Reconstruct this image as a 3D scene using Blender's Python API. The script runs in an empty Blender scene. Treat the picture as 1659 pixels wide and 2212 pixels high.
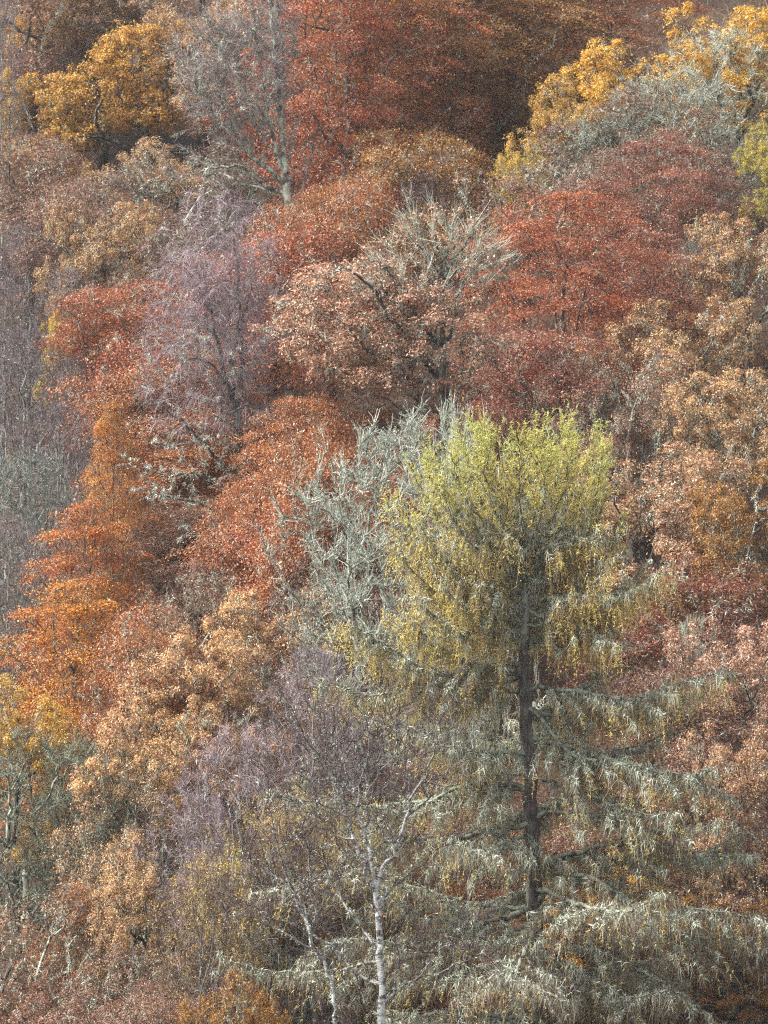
import bpy, math, random
import numpy as np
from mathutils import Vector

rng = np.random.default_rng(11)
S = bpy.context.scene
C = S.collection

# ------------------------------------------------------------------ camera
CU, CV, FU = 829.5, 1106.0, 7500.0          # picture centre and focal length, in units of a 1659 x 2212 picture
cam_d = bpy.data.cameras.new("camera")
cam = bpy.data.objects.new("camera", cam_d)
C.objects.link(cam)
cam.location = (0, 0, 0)
cam.rotation_euler = (math.radians(90), 0, 0)
cam_d.sensor_fit = 'VERTICAL'
cam_d.sensor_height = 24.0
cam_d.lens = 24.0 * FU / 2212.0
cam_d.clip_start = 1.0
cam_d.clip_end = 4000
cam_d.dof.use_dof = True
cam_d.dof.focus_distance = 108.0
cam_d.dof.aperture_fstop = 1.5
S.camera = cam

# ------------------------------------------------------------------ light
SUN_EL, SUN_AZ = 50.0, -100.0      # azimuth: degrees clockwise from +Y; the sun stands behind the camera's left shoulder
w = bpy.data.worlds.new("World")
S.world = w
w.use_nodes = True
nt = w.node_tree
nt.nodes.clear()
sky = nt.nodes.new("ShaderNodeTexSky")
sky.sky_type = 'NISHITA'
sky.sun_disc = False
sky.sun_elevation = math.radians(SUN_EL)
sky.sun_rotation = math.radians(SUN_AZ)
sky.air_density = 1.0
sky.dust_density = 3.5
sky.ozone_density = 1.0
bg = nt.nodes.new("ShaderNodeBackground")
bg.inputs[1].default_value = 0.07
wo = nt.nodes.new("ShaderNodeOutputWorld")
hsv = nt.nodes.new("ShaderNodeHueSaturation")      # a thin white overcast
hsv.inputs['Saturation'].default_value = 0.3
nt.links.new(sky.outputs[0], hsv.inputs['Color'])
nt.links.new(hsv.outputs[0], bg.inputs[0])
nt.links.new(bg.outputs[0], wo.inputs[0])
sun_d = bpy.data.lights.new("sun", 'SUN')
sun_d.energy = 1.5
sun_d.angle = math.radians(10)
sun_d.color = (1.0, 0.95, 0.88)
sun = bpy.data.objects.new("sun", sun_d)
C.objects.link(sun)
el, az = math.radians(SUN_EL), math.radians(SUN_AZ)
to_sun = Vector((math.sin(az) * math.cos(el), math.cos(az) * math.cos(el), math.sin(el)))
sun.rotation_euler = to_sun.to_track_quat('Z', 'Y').to_euler()
S.view_settings.view_transform = 'Standard'
S.view_settings.look = 'None'
S.view_settings.gamma = 1.0
S.view_settings.use_curve_mapping = False
S.view_settings.exposure = 2.5
S.render.engine = 'CYCLES'
S.cycles.use_denoising = False          # keeps every leaf and twig crisp
S.cycles.use_adaptive_sampling = False
S.cycles.filter_width = 1.2
S.cycles.max_bounces = 6
S.cycles.diffuse_bounces = 3
S.cycles.glossy_bounces = 1
S.cycles.transmission_bounces = 3
S.cycles.caustics_reflective = False
S.cycles.caustics_refractive = False

# ------------------------------------------------------------------ terrain
def smooth(a, b, x):
    t = np.clip((x - a) / (b - a), 0, 1)
    return t * t * (3 - 2 * t)

def terrain(x, d):
    x = np.asarray(x, float)
    d = np.asarray(d, float)
    xc = np.clip(x, -60, 60)
    hill = -21.5 + 0.43 * (d - 107) + 0.17 * (xc - 4)
    hill = hill + 0.7 * np.sin(x * 0.21 + d * 0.13) + 0.5 * np.sin(d * 0.31 - x * 0.12)
    valley = -31 + 1.0 * np.sin(x * 0.05)
    k = 3.0
    z = np.where(hill - valley > 20, hill, valley + k * np.log1p(np.exp(np.clip((hill - valley) / k, -40, 40))))
    z = 80 - 8.0 * np.log1p(np.exp(np.clip((80 - z) / 8.0, -40, 40)))
    near = -1.8 - 0.85 * np.clip(d, 0, 33)
    t = smooth(26, 42, d)
    return near * (1 - t) + z * t

def locate(u, v, H):
    lo, hi = 60.0, 300.0
    for _ in range(50):
        m = 0.5 * (lo + hi)
        if float(terrain((u - CU) / FU * m, m)) + H > (CV - v) / FU * m:
            hi = m
        else:
            lo = m
    return 0.5 * (lo + hi)

# ------------------------------------------------------------------ materials
def s2l(c):
    out = []
    for x in c:
        x = x / 255.0
        out.append(x / 12.92 if x <= 0.04045 else ((x + 0.055) / 1.055) ** 2.4)
    return tuple(out) + (1.0,)

def new_mat(name):
    m = bpy.data.materials.new(name)
    m.use_nodes = True
    m.node_tree.nodes.clear()
    return m, m.node_tree.nodes, m.node_tree.links

def math_node(N, L, op, a, b=None, c=None):
    n = N.new("ShaderNodeMath")
    n.operation = op
    for i, v in enumerate((a, b, c)):
        if v is None:
            continue
        if isinstance(v, (int, float)):
            n.inputs[i].default_value = v
        else:
            L.new(v, n.inputs[i])
    return n.outputs[0]

def ramp_node(N, L, fac, cols, interp='LINEAR'):
    r = N.new("ShaderNodeValToRGB")
    r.color_ramp.interpolation = interp
    e = r.color_ramp.elements
    for i, c in enumerate(cols):
        p = i / (len(cols) - 1)
        if i == 0:
            e[0].position = 0
            e[0].color = c
        elif i == len(cols) - 1:
            e[len(e) - 1].position = 1
            e[len(e) - 1].color = c
        else:
            x = e.new(p)
            x.color = c
    L.new(fac, r.inputs[0])
    return r.outputs[0]

DESAT = 0.16
def leaf_mat(name, cols, trans=0.3, rough=0.42, spec=0.42, wl=0.72, wc=0.35, wn=0.3, scale=0.35, gain=1.0, hshift=0.0, desat=None):
    """Colour of each leaf from a random number per leaf, one per clump, and broad patches over the crown."""
    m, N, L = new_mat(name)
    at = N.new("ShaderNodeAttribute")
    at.attribute_name = "tint"
    sp = N.new("ShaderNodeSeparateColor")
    L.new(at.outputs[0], sp.inputs[0])
    tc = N.new("ShaderNodeTexCoord")
    nz = N.new("ShaderNodeTexNoise")
    nz.inputs['Scale'].default_value = scale
    nz.inputs['Detail'].default_value = 3
    oi = N.new("ShaderNodeObjectInfo")
    mp = N.new("ShaderNodeVectorMath")
    mp.operation = 'ADD'
    cx = N.new("ShaderNodeCombineXYZ")
    L.new(math_node(N, L, 'MULTIPLY', oi.outputs['Random'], 40.0), cx.inputs[0])
    L.new(tc.outputs['Object'], mp.inputs[0])
    L.new(cx.outputs[0], mp.inputs[1])
    L.new(mp.outputs[0], nz.inputs['Vector'])
    f = math_node(N, L, 'MULTIPLY_ADD', sp.outputs[0], wl, (1 - wl - wc - wn) * 0.5)
    f = math_node(N, L, 'MULTIPLY_ADD', sp.outputs[1], wc, f)
    nn = math_node(N, L, 'MULTIPLY_ADD', nz.outputs[0], 2.6, -0.8)
    nn.node.use_clamp = True
    f = math_node(N, L, 'MULTIPLY_ADD', nn, wn, f)
    if hshift:
        f = math_node(N, L, 'MULTIPLY_ADD', sp.outputs[2], hshift, f)
    def soft(k):
        g = sum(k) / 3.0
        ds = DESAT if desat is None else desat
        k = [c * (1 - ds) + g * ds for c in k]
        return s2l([min(255, c * gain) for c in k])
    col = ramp_node(N, L, f, [soft(k) for k in cols])
    p = N.new("ShaderNodeBsdfPrincipled")
    L.new(col, p.inputs['Base Color'])
    p.inputs['Roughness'].default_value = rough
    p.inputs['Specular IOR Level'].default_value = spec
    tr = N.new("ShaderNodeBsdfTranslucent")
    L.new(col, tr.inputs[0])
    mx = N.new("ShaderNodeMixShader")
    mx.inputs[0].default_value = trans
    L.new(p.outputs[0], mx.inputs[1])
    L.new(tr.outputs[0], mx.inputs[2])
    o = N.new("ShaderNodeOutputMaterial")
    L.new(mx.outputs[0], o.inputs[0])
    return m

def bark_mat(name, dark, light, lichen, amount=0.5, scale=3.0, stretch=0.5, rough=0.9, thin=(78, 62, 60)):
    m, N, L = new_mat(name)
    tc = N.new("ShaderNodeTexCoord")
    mp = N.new("ShaderNodeMapping")
    mp.inputs['Scale'].default_value = (1, 1, stretch)
    L.new(tc.outputs['Object'], mp.inputs[0])
    a = N.new("ShaderNodeTexNoise")
    a.inputs['Scale'].default_value = scale * 3
    a.inputs['Detail'].default_value = 5
    b = N.new("ShaderNodeTexNoise")
    b.inputs['Scale'].default_value = scale
    b.inputs['Detail'].default_value = 6
    b.inputs['Roughness'].default_value = 0.7
    L.new(mp.outputs[0], a.inputs['Vector'])
    L.new(mp.outputs[0], b.inputs['Vector'])
    base = ramp_node(N, L, a.outputs[0], [s2l(dark), s2l(dark), s2l(light), s2l(light)])
    r = N.new("ShaderNodeValToRGB")
    r.color_ramp.elements[0].position = 0.62 - 0.3 * amount
    r.color_ramp.elements[1].position = 0.72 - 0.3 * amount
    L.new(b.outputs[0], r.inputs[0])
    mx = N.new("ShaderNodeMix")
    mx.data_type = 'RGBA'
    L.new(r.outputs[0], mx.inputs[0])
    L.new(base, mx.inputs[6])
    mx.inputs[7].default_value = s2l(lichen)
    at = N.new("ShaderNodeAttribute")
    at.attribute_name = "tint"
    ma = mx
    mx = N.new("ShaderNodeMix")
    mx.data_type = 'RGBA'
    L.new(at.outputs['Fac'], mx.inputs[0])
    mx.inputs[6].default_value = s2l(thin)
    L.new(ma.outputs[2], mx.inputs[7])
    p = N.new("ShaderNodeBsdfPrincipled")
    L.new(mx.outputs[2], p.inputs['Base Color'])
    p.inputs['Roughness'].default_value = rough
    bp = N.new("ShaderNodeBump")
    bp.inputs['Strength'].default_value = 0.8
    bp.inputs['Distance'].default_value = 0.03
    L.new(a.outputs[0], bp.inputs['Height'])
    L.new(bp.outputs[0], p.inputs['Normal'])
    o = N.new("ShaderNodeOutputMaterial")
    L.new(p.outputs[0], o.inputs[0])
    return m

PAL = {
 'rust':    [(84,46,28),(132,68,36),(166,92,46),(142,80,42),(188,122,72),(216,166,122),(154,108,48)],
 'redrust': [(86,40,26),(134,58,32),(166,78,38),(146,66,36),(186,104,56),(210,150,108),(150,92,44)],
 'darkred': [(78,38,30),(118,52,36),(144,66,42),(126,60,42),(166,96,66),(196,144,114),(124,84,50)],
 'orange':  [(118,58,30),(160,76,32),(186,98,36),(200,124,42),(218,156,52),(230,184,70),(160,96,44)],
 'orangered': [(110,50,30),(150,66,34),(176,84,38),(184,98,42),(208,132,54),(222,166,72),(150,88,46)],
 'gold':    [(120,80,44),(160,110,50),(190,140,58),(212,170,68),(224,192,86),(176,124,58),(136,112,58)],
 'brightgold': [(144,92,40),(186,126,44),(212,156,50),(226,182,62),(234,198,86),(190,132,48),(150,116,50)],
 'ochre':   [(108,74,44),(150,102,52),(182,130,56),(208,160,62),(222,184,80),(164,112,56),(140,108,56)],
 'copper':  [(92,62,44),(128,86,58),(158,112,76),(180,136,96),(212,174,138),(170,122,66),(116,96,66)],
 'pinktan': [(98,64,48),(138,92,70),(166,116,88),(186,140,110),(220,184,154),(160,100,66),(126,100,74)],
 'tan':     [(92,62,42),(126,86,56),(154,110,72),(178,134,92),(204,168,124),(188,150,74),(112,98,62)],
 'peach':   [(100,62,42),(140,90,58),(170,118,76),(194,148,100),(222,188,138),(196,152,70),(122,94,60)],
 'olivegold': [(82,52,34),(118,72,40),(144,96,46),(162,116,50),(182,142,58),(130,78,42),(104,84,44)],
 'brownwall': [(76,44,32),(108,60,40),(134,78,44),(122,68,42),(156,104,56),(176,132,68),(110,80,42)],
 'mauve':   [(84,68,64),(106,84,78),(124,100,90),(136,112,98),(154,130,114),(124,98,84),(140,112,80)],
 'brownred': [(78,48,40),(110,66,50),(134,84,62),(124,80,62),(160,114,88),(184,144,116),(120,94,64)],
 'yellowgreen': [(104,106,38),(136,136,46),(166,158,54),(188,172,62),(200,184,72),(170,136,54),(120,104,44)],
 'lemon':   [(136,106,48),(170,138,58),(192,160,66),(206,178,78),(218,194,96),(180,140,58),(140,116,60)],
}
MAT = {}
for k, c in PAL.items():
    MAT['leaf_' + k] = leaf_mat('autumn_leaf_' + k, c, gain=1.06 if k in ('copper', 'pinktan', 'tan', 'peach') else 0.98,
                              desat=0.05 if k in ('rust', 'redrust') else 0.0 if k in ('orange', 'orangered', 'gold', 'brightgold', 'ochre', 'lemon', 'yellowgreen', 'olivegold', 'brownwall') else None)
MAT['lichen'] = leaf_mat('lichen_tufts', [(140,146,126),(162,168,148),(182,188,168),(200,204,186),(216,218,202)], trans=0.15, spec=0.1, rough=0.9, gain=0.98)
MAT['lichen_mid'] = leaf_mat('lichen_tufts_mid', [(112,118,104),(134,140,124),(156,162,146),(178,184,168),(200,204,190)], trans=0.15, spec=0.1, rough=0.9)
MAT['lichen_larch'] = leaf_mat('lichen_tufts_larch', [(108,112,92),(132,138,116),(158,164,142),(184,190,170),(208,212,194)], trans=0.15, spec=0.1, rough=0.9)
MAT['lichen_olive'] = leaf_mat('lichen_tufts_olive', [(74,80,66),(94,100,84),(116,122,104),(138,146,126),(164,170,150)], trans=0.1, spec=0.1, rough=0.9)
MAT['lichen_green'] = leaf_mat('lichen_tufts_greenish', [(100,102,80),(124,126,100),(146,150,124),(168,172,148),(194,196,172)], trans=0.15, spec=0.1, rough=0.9)
MAT['lichen_grey'] = leaf_mat('lichen_tufts_grey', [(86,90,86),(104,108,102),(122,128,120),(142,148,138),(158,164,152)], trans=0.1, spec=0.1, rough=0.9)
MAT['twig_purple'] = leaf_mat('birch_twigs_purple', [(98,80,86),(124,104,112),(146,126,134),(166,148,154),(194,180,184)], trans=0.05, spec=0.3, rough=0.6, wl=0.7, wc=0.1)
MAT['twig_mauve'] = leaf_mat('bare_twigs_mauve', [(92,76,78),(116,100,100),(138,122,120),(160,144,142),(186,174,170)], trans=0.05, spec=0.3, rough=0.6, wl=0.7, wc=0.1)
MAT['twig_violetgrey_shade'] = leaf_mat('birch_twigs_violet_grey_shade', [(66,56,62),(86,74,80),(106,92,98),(124,112,116),(150,140,142)], trans=0.05, spec=0.3, rough=0.6, wl=0.7, wc=0.1)  # violet birch twigs; shade over the left strip is put into this darker colour
MAT['twig_dark'] = leaf_mat('bare_twigs_dark', [(50,38,40),(66,52,52),(84,68,68),(104,88,86),(130,116,112)], trans=0.0, spec=0.2)
MAT['twig_brown'] = leaf_mat('bare_twigs_brown', [(70,52,46),(96,74,62),(120,96,78),(142,118,92),(162,142,118)], trans=0.05, spec=0.2, rough=0.7, wl=0.7, wc=0.1)
MAT['needle'] = leaf_mat('larch_needles', [(190,140,94),(208,162,102),(222,186,108),(226,204,112),(214,208,110),(186,198,104)], trans=0.4, desat=0.12, spec=0.2, wl=0.28, wc=0.18, wn=0.1, hshift=0.44)
MAT['cone'] = leaf_mat('larch_cones', [(44,30,24),(62,44,34),(76,56,42)], trans=0.0, spec=0.2)
MAT['bark_dark'] = bark_mat('dark_bark', (40,34,30), (74,66,58), (120,128,112), 0.35)
MAT['bark_lichen'] = bark_mat('lichened_bark', (50,46,42), (82,78,70), (164,170,154), 0.6, thin=(96,92,84))
MAT['bark_veil'] = bark_mat('veil_birch_bark', (38,36,34), (70,68,64), (140,146,132), 0.38, thin=(112,92,100))
MAT['bark_grey'] = bark_mat('grey_bark', (78,76,76), (116,114,112), (142,148,138), 0.55)
MAT['bark_birch'] = bark_mat('birch_bark', (52,48,46), (118,114,110), (196,198,194), 0.66, scale=4.5, stretch=1.8, thin=(60,46,46))
MAT['bark_larch_limb'] = bark_mat('larch_limb_bark', (46,42,38), (82,76,70), (138,144,126), 0.65, scale=3)
MAT['bark_larch'] = bark_mat('larch_bark', (50,44,42), (98,90,86), (140,144,130), 0.42, scale=3, stretch=0.3)

# ------------------------------------------------------------------ mesh helpers
def mesh_np(name, V, F, mat=None, tint=None, smooth_=True):
    """V (n,3); F (m,k) with k = 3 or 4; tint (n,3)"""
    me = bpy.data.meshes.new(name)
    n, m, k = len(V), len(F), F.shape[1]
    me.vertices.add(n)
    me.vertices.foreach_set('co', np.ascontiguousarray(V, np.float32).ravel())
    me.loops.add(m * k)
    me.loops.foreach_set('vertex_index', np.ascontiguousarray(F, np.int32).ravel())
    me.polygons.add(m)
    me.polygons.foreach_set('loop_start', np.arange(0, m * k, k, dtype=np.int32))
    if smooth_:
        me.polygons.foreach_set('use_smooth', np.ones(m, bool))
    if tint is not None:
        a = me.attributes.new('tint', 'FLOAT_COLOR', 'POINT')
        t = np.ones((n, 4), np.float32)
        t[:, :3] = tint
        a.data.foreach_set('color', t.ravel())
    me.update(calc_edges=True)
    if mat is not None:
        me.materials.append(mat)
    return me

def unit(a):
    return a / np.maximum(np.linalg.norm(a, axis=-1, keepdims=True), 1e-9)

def frame(d):
    ref = np.tile(np.array([0.31, 0.93, 0.17]), (len(d), 1))
    bad = np.abs((d * unit(ref)).sum(1)) > 0.95
    ref[bad] = (1, 0, 0)
    a = unit(np.cross(d, ref))
    return a, np.cross(d, a)

class Skel:
    """Branch skeleton: nodes P, parent index, limb id"""
    def __init__(self):
        self.P, self.par, self.lid, self.minr = [], [], [], []
    def add(self, p, par, lid, minr=0.0):
        self.P.append(np.asarray(p, float)); self.par.append(par); self.lid.append(lid); self.minr.append(minr)
        return len(self.P) - 1
    def chain(self, pts, lid, r0=0.0, r1=0.0, attach=True, step=0.5, wob=0.05):
        pts = np.array(pts, float)
        seg = np.linalg.norm(np.diff(pts, axis=0), axis=1)
        t = np.concatenate([[0], np.cumsum(seg)])
        n = max(2, int(t[-1] / step) + 1)
        tt = np.linspace(0, t[-1], n)
        q = np.stack([np.interp(tt, t, pts[:, i]) for i in range(3)], 1)
        if n > 3:                                  # round the corners
            for _ in range(2):
                q[1:-1] = 0.5 * q[1:-1] + 0.25 * (q[:-2] + q[2:])
        q[1:] += rng.normal(0, wob, q[1:].shape)
        par, start = -1, 0
        if self.P and attach:
            A = np.array(self.P)
            par = int(np.argmin(np.linalg.norm(A - q[0], axis=1)))
            start = 1
        for i in range(start, n):
            f = i / (n - 1)
            par = self.add(q[i], par, lid, r0 * (1 - f) + r1 * f)
        return par
    def grow(self, pts, bf=0.4, fresh=True, shrink=1.0):
        """Attach a cloud of points as a branching tree, short total length traded against short paths to the root"""
        pts = np.asarray(pts, float)
        A = np.array(self.P)
        n0 = len(A)
        pl = np.zeros(n0)
        for i in range(n0):
            if self.par[i] >= 0:
                pl[i] = pl[self.par[i]] + np.linalg.norm(A[i] - A[self.par[i]])
        D = np.linalg.norm(pts[:, None, :] - A[None], axis=2) + bf * pl[None]
        best = D.min(1); arg = D.argmin(1)
        done = np.zeros(len(pts), bool)
        trunk_lids = 0
        nxt = max(self.lid) + 1
        for _ in range(len(pts)):
            i = int(np.argmin(np.where(done, 1e9, best)))
            p = int(arg[i])
            lid = self.lid[p]
            if lid == 0 and fresh:
                lid = nxt; nxt += 1
            k = self.add(pts[i], p, lid)
            done[i] = True
            l = pl[p] + np.linalg.norm(pts[i] - self.P[p])
            pl = np.append(pl, l)
            d = np.linalg.norm(pts - pts[i], axis=1) + bf * l
            m = d < best
            best[m] = d[m]; arg[m] = k
    def finish(self, tip=0.012, base=0.25, power=None, jit=0.10):
        P = np.array(self.P); par = np.array(self.par); lid = np.array(self.lid); mr = np.array(self.minr)
        n = len(P)
        # curve each edge by one displaced middle node
        e = np.where(par >= 0)[0]
        L = np.linalg.norm(P[e] - P[par[e]], axis=1)
        e = e[L > 0.25]; L = np.linalg.norm(P[e] - P[par[e]], axis=1)
        mid = 0.5 * (P[e] + P[par[e]]) + rng.normal(0, 1, (len(e), 3)) * (jit * np.minimum(L, 1.5))[:, None]
        mid[:, 2] -= 0.03 * L * L * 0.3
        mr_mid = 0.5 * (mr[e] + mr[par[e]]) * (mr[e] > 0)
        npar = np.concatenate([par, par[e]]); npar[e] = n + np.arange(len(e))
        P = np.concatenate([P, mid]); lid = np.concatenate([lid, lid[e]]); mr = np.concatenate([mr, mr_mid])
        par = npar
        n = len(P)
        depth = np.zeros(n, int)
        order = []
        ch = [[] for _ in range(n)]
        root = []
        for i in range(n):
            (ch[par[i]] if par[i] >= 0 else root).append(i)
        st = list(root)
        while st:
            i = st.pop(); order.append(i); st.extend(ch[i])
        tips = np.zeros(n)
        for i in reversed(order):
            if not ch[i]:
                tips[i] = 1
            if par[i] >= 0:
                tips[par[i]] += tips[i]
        T = max(tips[root[0]], 2)
        pw = math.log(base / tip) / math.log(T)
        r = np.maximum(tip * tips ** pw, mr)
        main = np.full(n, -1)
        for i in range(n):
            if ch[i]:
                main[i] = max(ch[i], key=lambda k: r[k])
        for i in order:                           # children never thicker than parents
            if par[i] >= 0:
                r[i] = min(r[i], r[par[i]])
        self.P, self.par, self.lid, self.r, self.main, self.ch, self.tips = P, par, lid, r, main, ch, tips
        return self
    def tubes(self, sel, sides=5):
        """frustums of the edges in sel"""
        P, par, r, main = self.P, self.par, self.r, self.main
        sel = np.asarray(sel); sel = sel[par[sel] >= 0]
        p = par[sel]
        d = unit(P[sel] - P[p])
        nd = np.zeros_like(P)
        allc = np.where(par >= 0)[0]
        de = np.zeros_like(P); de[allc] = unit(P[allc] - P[par[allc]])
        nd = de.copy()
        hm = np.where(main >= 0)[0]
        nd[hm] += de[main[hm]]
        nd = unit(nd)
        ismain = (main[p] == sel)[:, None]
        d0 = np.where(ismain, nd[p], d); d1 = nd[sel]
        r0 = np.where(ismain[:, 0], r[p], np.minimum(r[p], r[sel] * 1.15)); r1 = r[sel]
        V = []
        for c, dd, rr in ((P[p], d0, r0), (P[sel], d1, r1)):
            a, b = frame(dd)
            for k in range(sides):
                th = 2 * math.pi * k / sides
                V.append(c + (a * math.cos(th) + b * math.sin(th)) * rr[:, None])
        V = np.stack(V, 1).reshape(-1, 3)            # per edge: 2*sides verts
        rv = np.repeat(np.stack([r0, r1], 1), sides, axis=1).reshape(-1)
        self.T = np.repeat(np.clip((rv - 0.012) / 0.03, 0, 1)[:, None], 3, 1)
        m = len(sel)
        off = (np.arange(m) * 2 * sides)[:, None]
        F = []
        for k in range(sides):
            q = (k + 1) % sides
            F.append(np.stack([off[:, 0] + k, off[:, 0] + q, off[:, 0] + sides + q, off[:, 0] + sides + k], 1))
        F = np.stack(F, 1).reshape(-1, 4)
        return V, F

def strands(p, d, length, w0, w1, segs=3, droop=0.0, curl=0.15, clump=None, z0=0, zs=1):
    """thin tapering ribbons; p, d (n,3); returns V,F,tint"""
    n = len(p)
    length = np.broadcast_to(length, (n,)).astype(float)
    d = unit(d)
    pts = [p]
    cur, dd = p.copy(), d.copy()
    for s in range(segs):
        dd = unit(dd + np.array([0, 0, -1.0]) * (np.broadcast_to(droop, (n,)) / segs)[:, None] + rng.normal(0, curl, (n, 3)))
        cur = cur + dd * (length / segs)[:, None]
        pts.append(cur)
    side = unit(np.cross(d, unit(rng.normal(0, 1, (n, 3)))))
    if segs == 1:                                  # a short blade: one triangle
        V = np.stack([p - side * w0 * .6, p + side * w0 * .6, pts[1]], 1).reshape(-1, 3)
        t = np.zeros((n, 3))
        t[:, 0] = rng.random(n)
        t[:, 1] = rng.random(n) if clump is None else clump
        t[:, 2] = np.clip((p[:, 2] - z0) / zs, 0, 1)
        return V, np.arange(n * 3).reshape(n, 3), np.repeat(t, 3, 0), pts
    V = []
    for s, q in enumerate(pts):
        ww = (w0 + (w1 - w0) * s / segs) * 0.5
        V += [q - side * ww, q + side * ww]
    V = np.stack(V, 1).reshape(-1, 3)
    off = np.arange(n) * 2 * (segs + 1)
    F = np.stack([np.stack([off + 2 * s, off + 2 * s + 1, off + 2 * s + 3, off + 2 * s + 2], 1) for s in range(segs)], 1).reshape(-1, 4)
    t = np.zeros((n, 3))
    t[:, 0] = rng.random(n)
    t[:, 1] = rng.random(n) if clump is None else clump
    t[:, 2] = np.clip((p[:, 2] - z0) / zs, 0, 1)
    return V, F, np.repeat(t, 2 * (segs + 1), 0), pts

def leaves(p, nrm, size, clump, aspect=0.62, z0=0, zs=1):
    """one folded rhombic leaf at each point"""
    n = len(p)
    nrm = unit(nrm)
    a = unit(np.cross(nrm, unit(rng.normal(0, 1, (n, 3)))))
    b = np.cross(nrm, a)
    s = (size * rng.uniform(0.65, 1.25, n))[:, None]
    V = np.stack([p - a * s * 0.5 - b * s * 0.5 * aspect, p - a * s * 0.4 + b * s * 0.5 * aspect, p + a * s * 0.55], 1).reshape(-1, 3)
    F = np.arange(n * 3).reshape(n, 3)
    t = np.zeros((n, 3))
    t[:, 0] = rng.random(n); t[:, 1] = clump; t[:, 2] = np.clip((p[:, 2] - z0) / zs, 0, 1)
    return V, F, np.repeat(t, 3, 0)

def join(parts):
    V, F, T, o = [], [], [], 0
    for v, f, t in parts:
        if f.shape[1] == 4:
            f = np.concatenate([f[:, [0, 1, 2]], f[:, [0, 2, 3]]])
        V.append(v); F.append(f + o); T.append(t); o += len(v)
    return np.concatenate(V), np.concatenate(F), np.concatenate(T)

# ------------------------------------------------------------------ tree prototypes: lists of (part name, mesh)
def skeleton_parts(sk, bark, min_nodes=14, sides_trunk=9, sides=5, max_limbs=14):
    sides = 4
    n = len(sk.P)
    idx = np.arange(n)
    parts = []
    V, F = sk.tubes(idx[sk.lid == 0], sides_trunk)
    parts.append(('trunk', mesh_np('trunk', V, F, bark, sk.T)))
    ids, cnt = np.unique(sk.lid[sk.lid > 0], return_counts=True)
    big = [i for i, c in sorted(zip(ids, cnt), key=lambda t: -t[1]) if c >= min_nodes][:max_limbs]
    for i in big:
        V, F = sk.tubes(idx[sk.lid == i], sides)
        if len(F):
            parts.append(('limb', mesh_np('limb', V, F, bark, sk.T)))
    rest = idx[(sk.lid > 0) & ~np.isin(sk.lid, big)]
    if len(rest):
        V, F = sk.tubes(rest, 3)
        if len(F):
            parts.append(('small_branches', mesh_np('small_branches', V, F, bark, sk.T)))
    return parts

def lobes_cloud(n, R, z0, z1, lobes, shell=0.55, flat=0.8, seed_dirs=None):
    """points in a union of ellipsoid lobes that make an uneven crown; lobe centres lie on the crown's upper and outer side"""
    zc, hz = 0.5 * (z0 + z1), 0.5 * (z1 - z0)
    cs, rs = [], []
    for k in range(lobes):
        a = 2 * math.pi * (k + rng.uniform(-0.3, 0.3)) * 0.618034
        h = -0.65 + 1.5 * ((k + 0.5) / lobes)
        rr = math.sqrt(max(0.05, 1 - min(abs(h), 0.97) ** 2.2))
        f = rng.uniform(0.45, 0.95)
        cs.append((math.cos(a) * R * rr * f, math.sin(a) * R * rr * f, zc + h * hz * 0.78))
        rs.append(R * rng.uniform(0.20, 0.42))
    cs, rs = np.array(cs), np.array(rs)
    k = rng.choice(lobes, n, p=rs ** 2 / (rs ** 2).sum())
    d = unit(rng.normal(0, 1, (n, 3)))
    t = 1 - (1 - shell) * rng.random(n) ** 1.3 * 1.0
    p = cs[k] + d * (rs[k] * t)[:, None] * np.array([1, 1, flat])
    return p[p[:, 2] > z0 * 0.7]

def crown_leaves(sk, n, size, mode, H, sigma=0.3, rmax=0.035, keep=None):
    """leaf cloud hung on the thin branches"""
    cand = np.where((sk.r < rmax) & (sk.par >= 0))[0]
    tipw = np.where(sk.main[cand] < 0, 2.5, 1.0)
    dens = rng.gamma(1.1, 1.0, len(cand)) * tipw
    if keep is not None:
        dens = dens * keep(sk.P[cand])
    k = rng.choice(len(cand), n, p=dens / dens.sum())
    node = cand[k]
    par = sk.par[node]
    t = rng.random((n, 1))
    base = sk.P[node] * t + sk.P[par] * (1 - t)
    cl = rng.random(len(sk.P))
    axis = np.array([0, 0, H * 0.55])
    out = unit((base - axis) * np.array([1, 1, 0.6]))
    if mode == 'oak':                # rounded tufts, leaves facing out of the tuft
        o = unit(rng.normal(0, 1, (n, 3)) + out * 0.55 + np.array([0, 0, 0.35]))
        rad = sigma * rng.random(n) ** 0.45 * (0.6 + 0.8 * cl[node])
        p = sk.P[node] * 0.75 + base * 0.25 + o * rad[:, None] * np.array([1.1, 1.1, 0.8])
        nrm = o * 0.9 + rng.normal(0, 0.45, (n, 3)) + np.array([0, 0, 0.35])
        return leaves(p, nrm, size, cl[node], 0.6, 0, H)
    # beech: flat sprays that slope down and outwards
    ed = unit(sk.P[node] - sk.P[par] + out * 0.3)
    ed[:, 2] *= 0.5
    ed = unit(ed)
    up = unit(np.array([0, 0, 1.0]) + out * 0.55 + rng.normal(0, 0.12, (n, 3)))
    side = unit(np.cross(up, ed))
    fw = np.cross(side, up)
    p = base + side * rng.normal(0, sigma, (n, 1)) + fw * rng.normal(0.1, sigma * 1.3, (n, 1)) + up * rng.normal(0, sigma * 0.18, (n, 1))
    p[:, 2] -= 0.10 * rng.random(n)
    nrm = up + rng.normal(0, 0.5, (n, 3))
    return leaves(p, nrm, size, cl[node], 0.62, 0, H)

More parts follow.
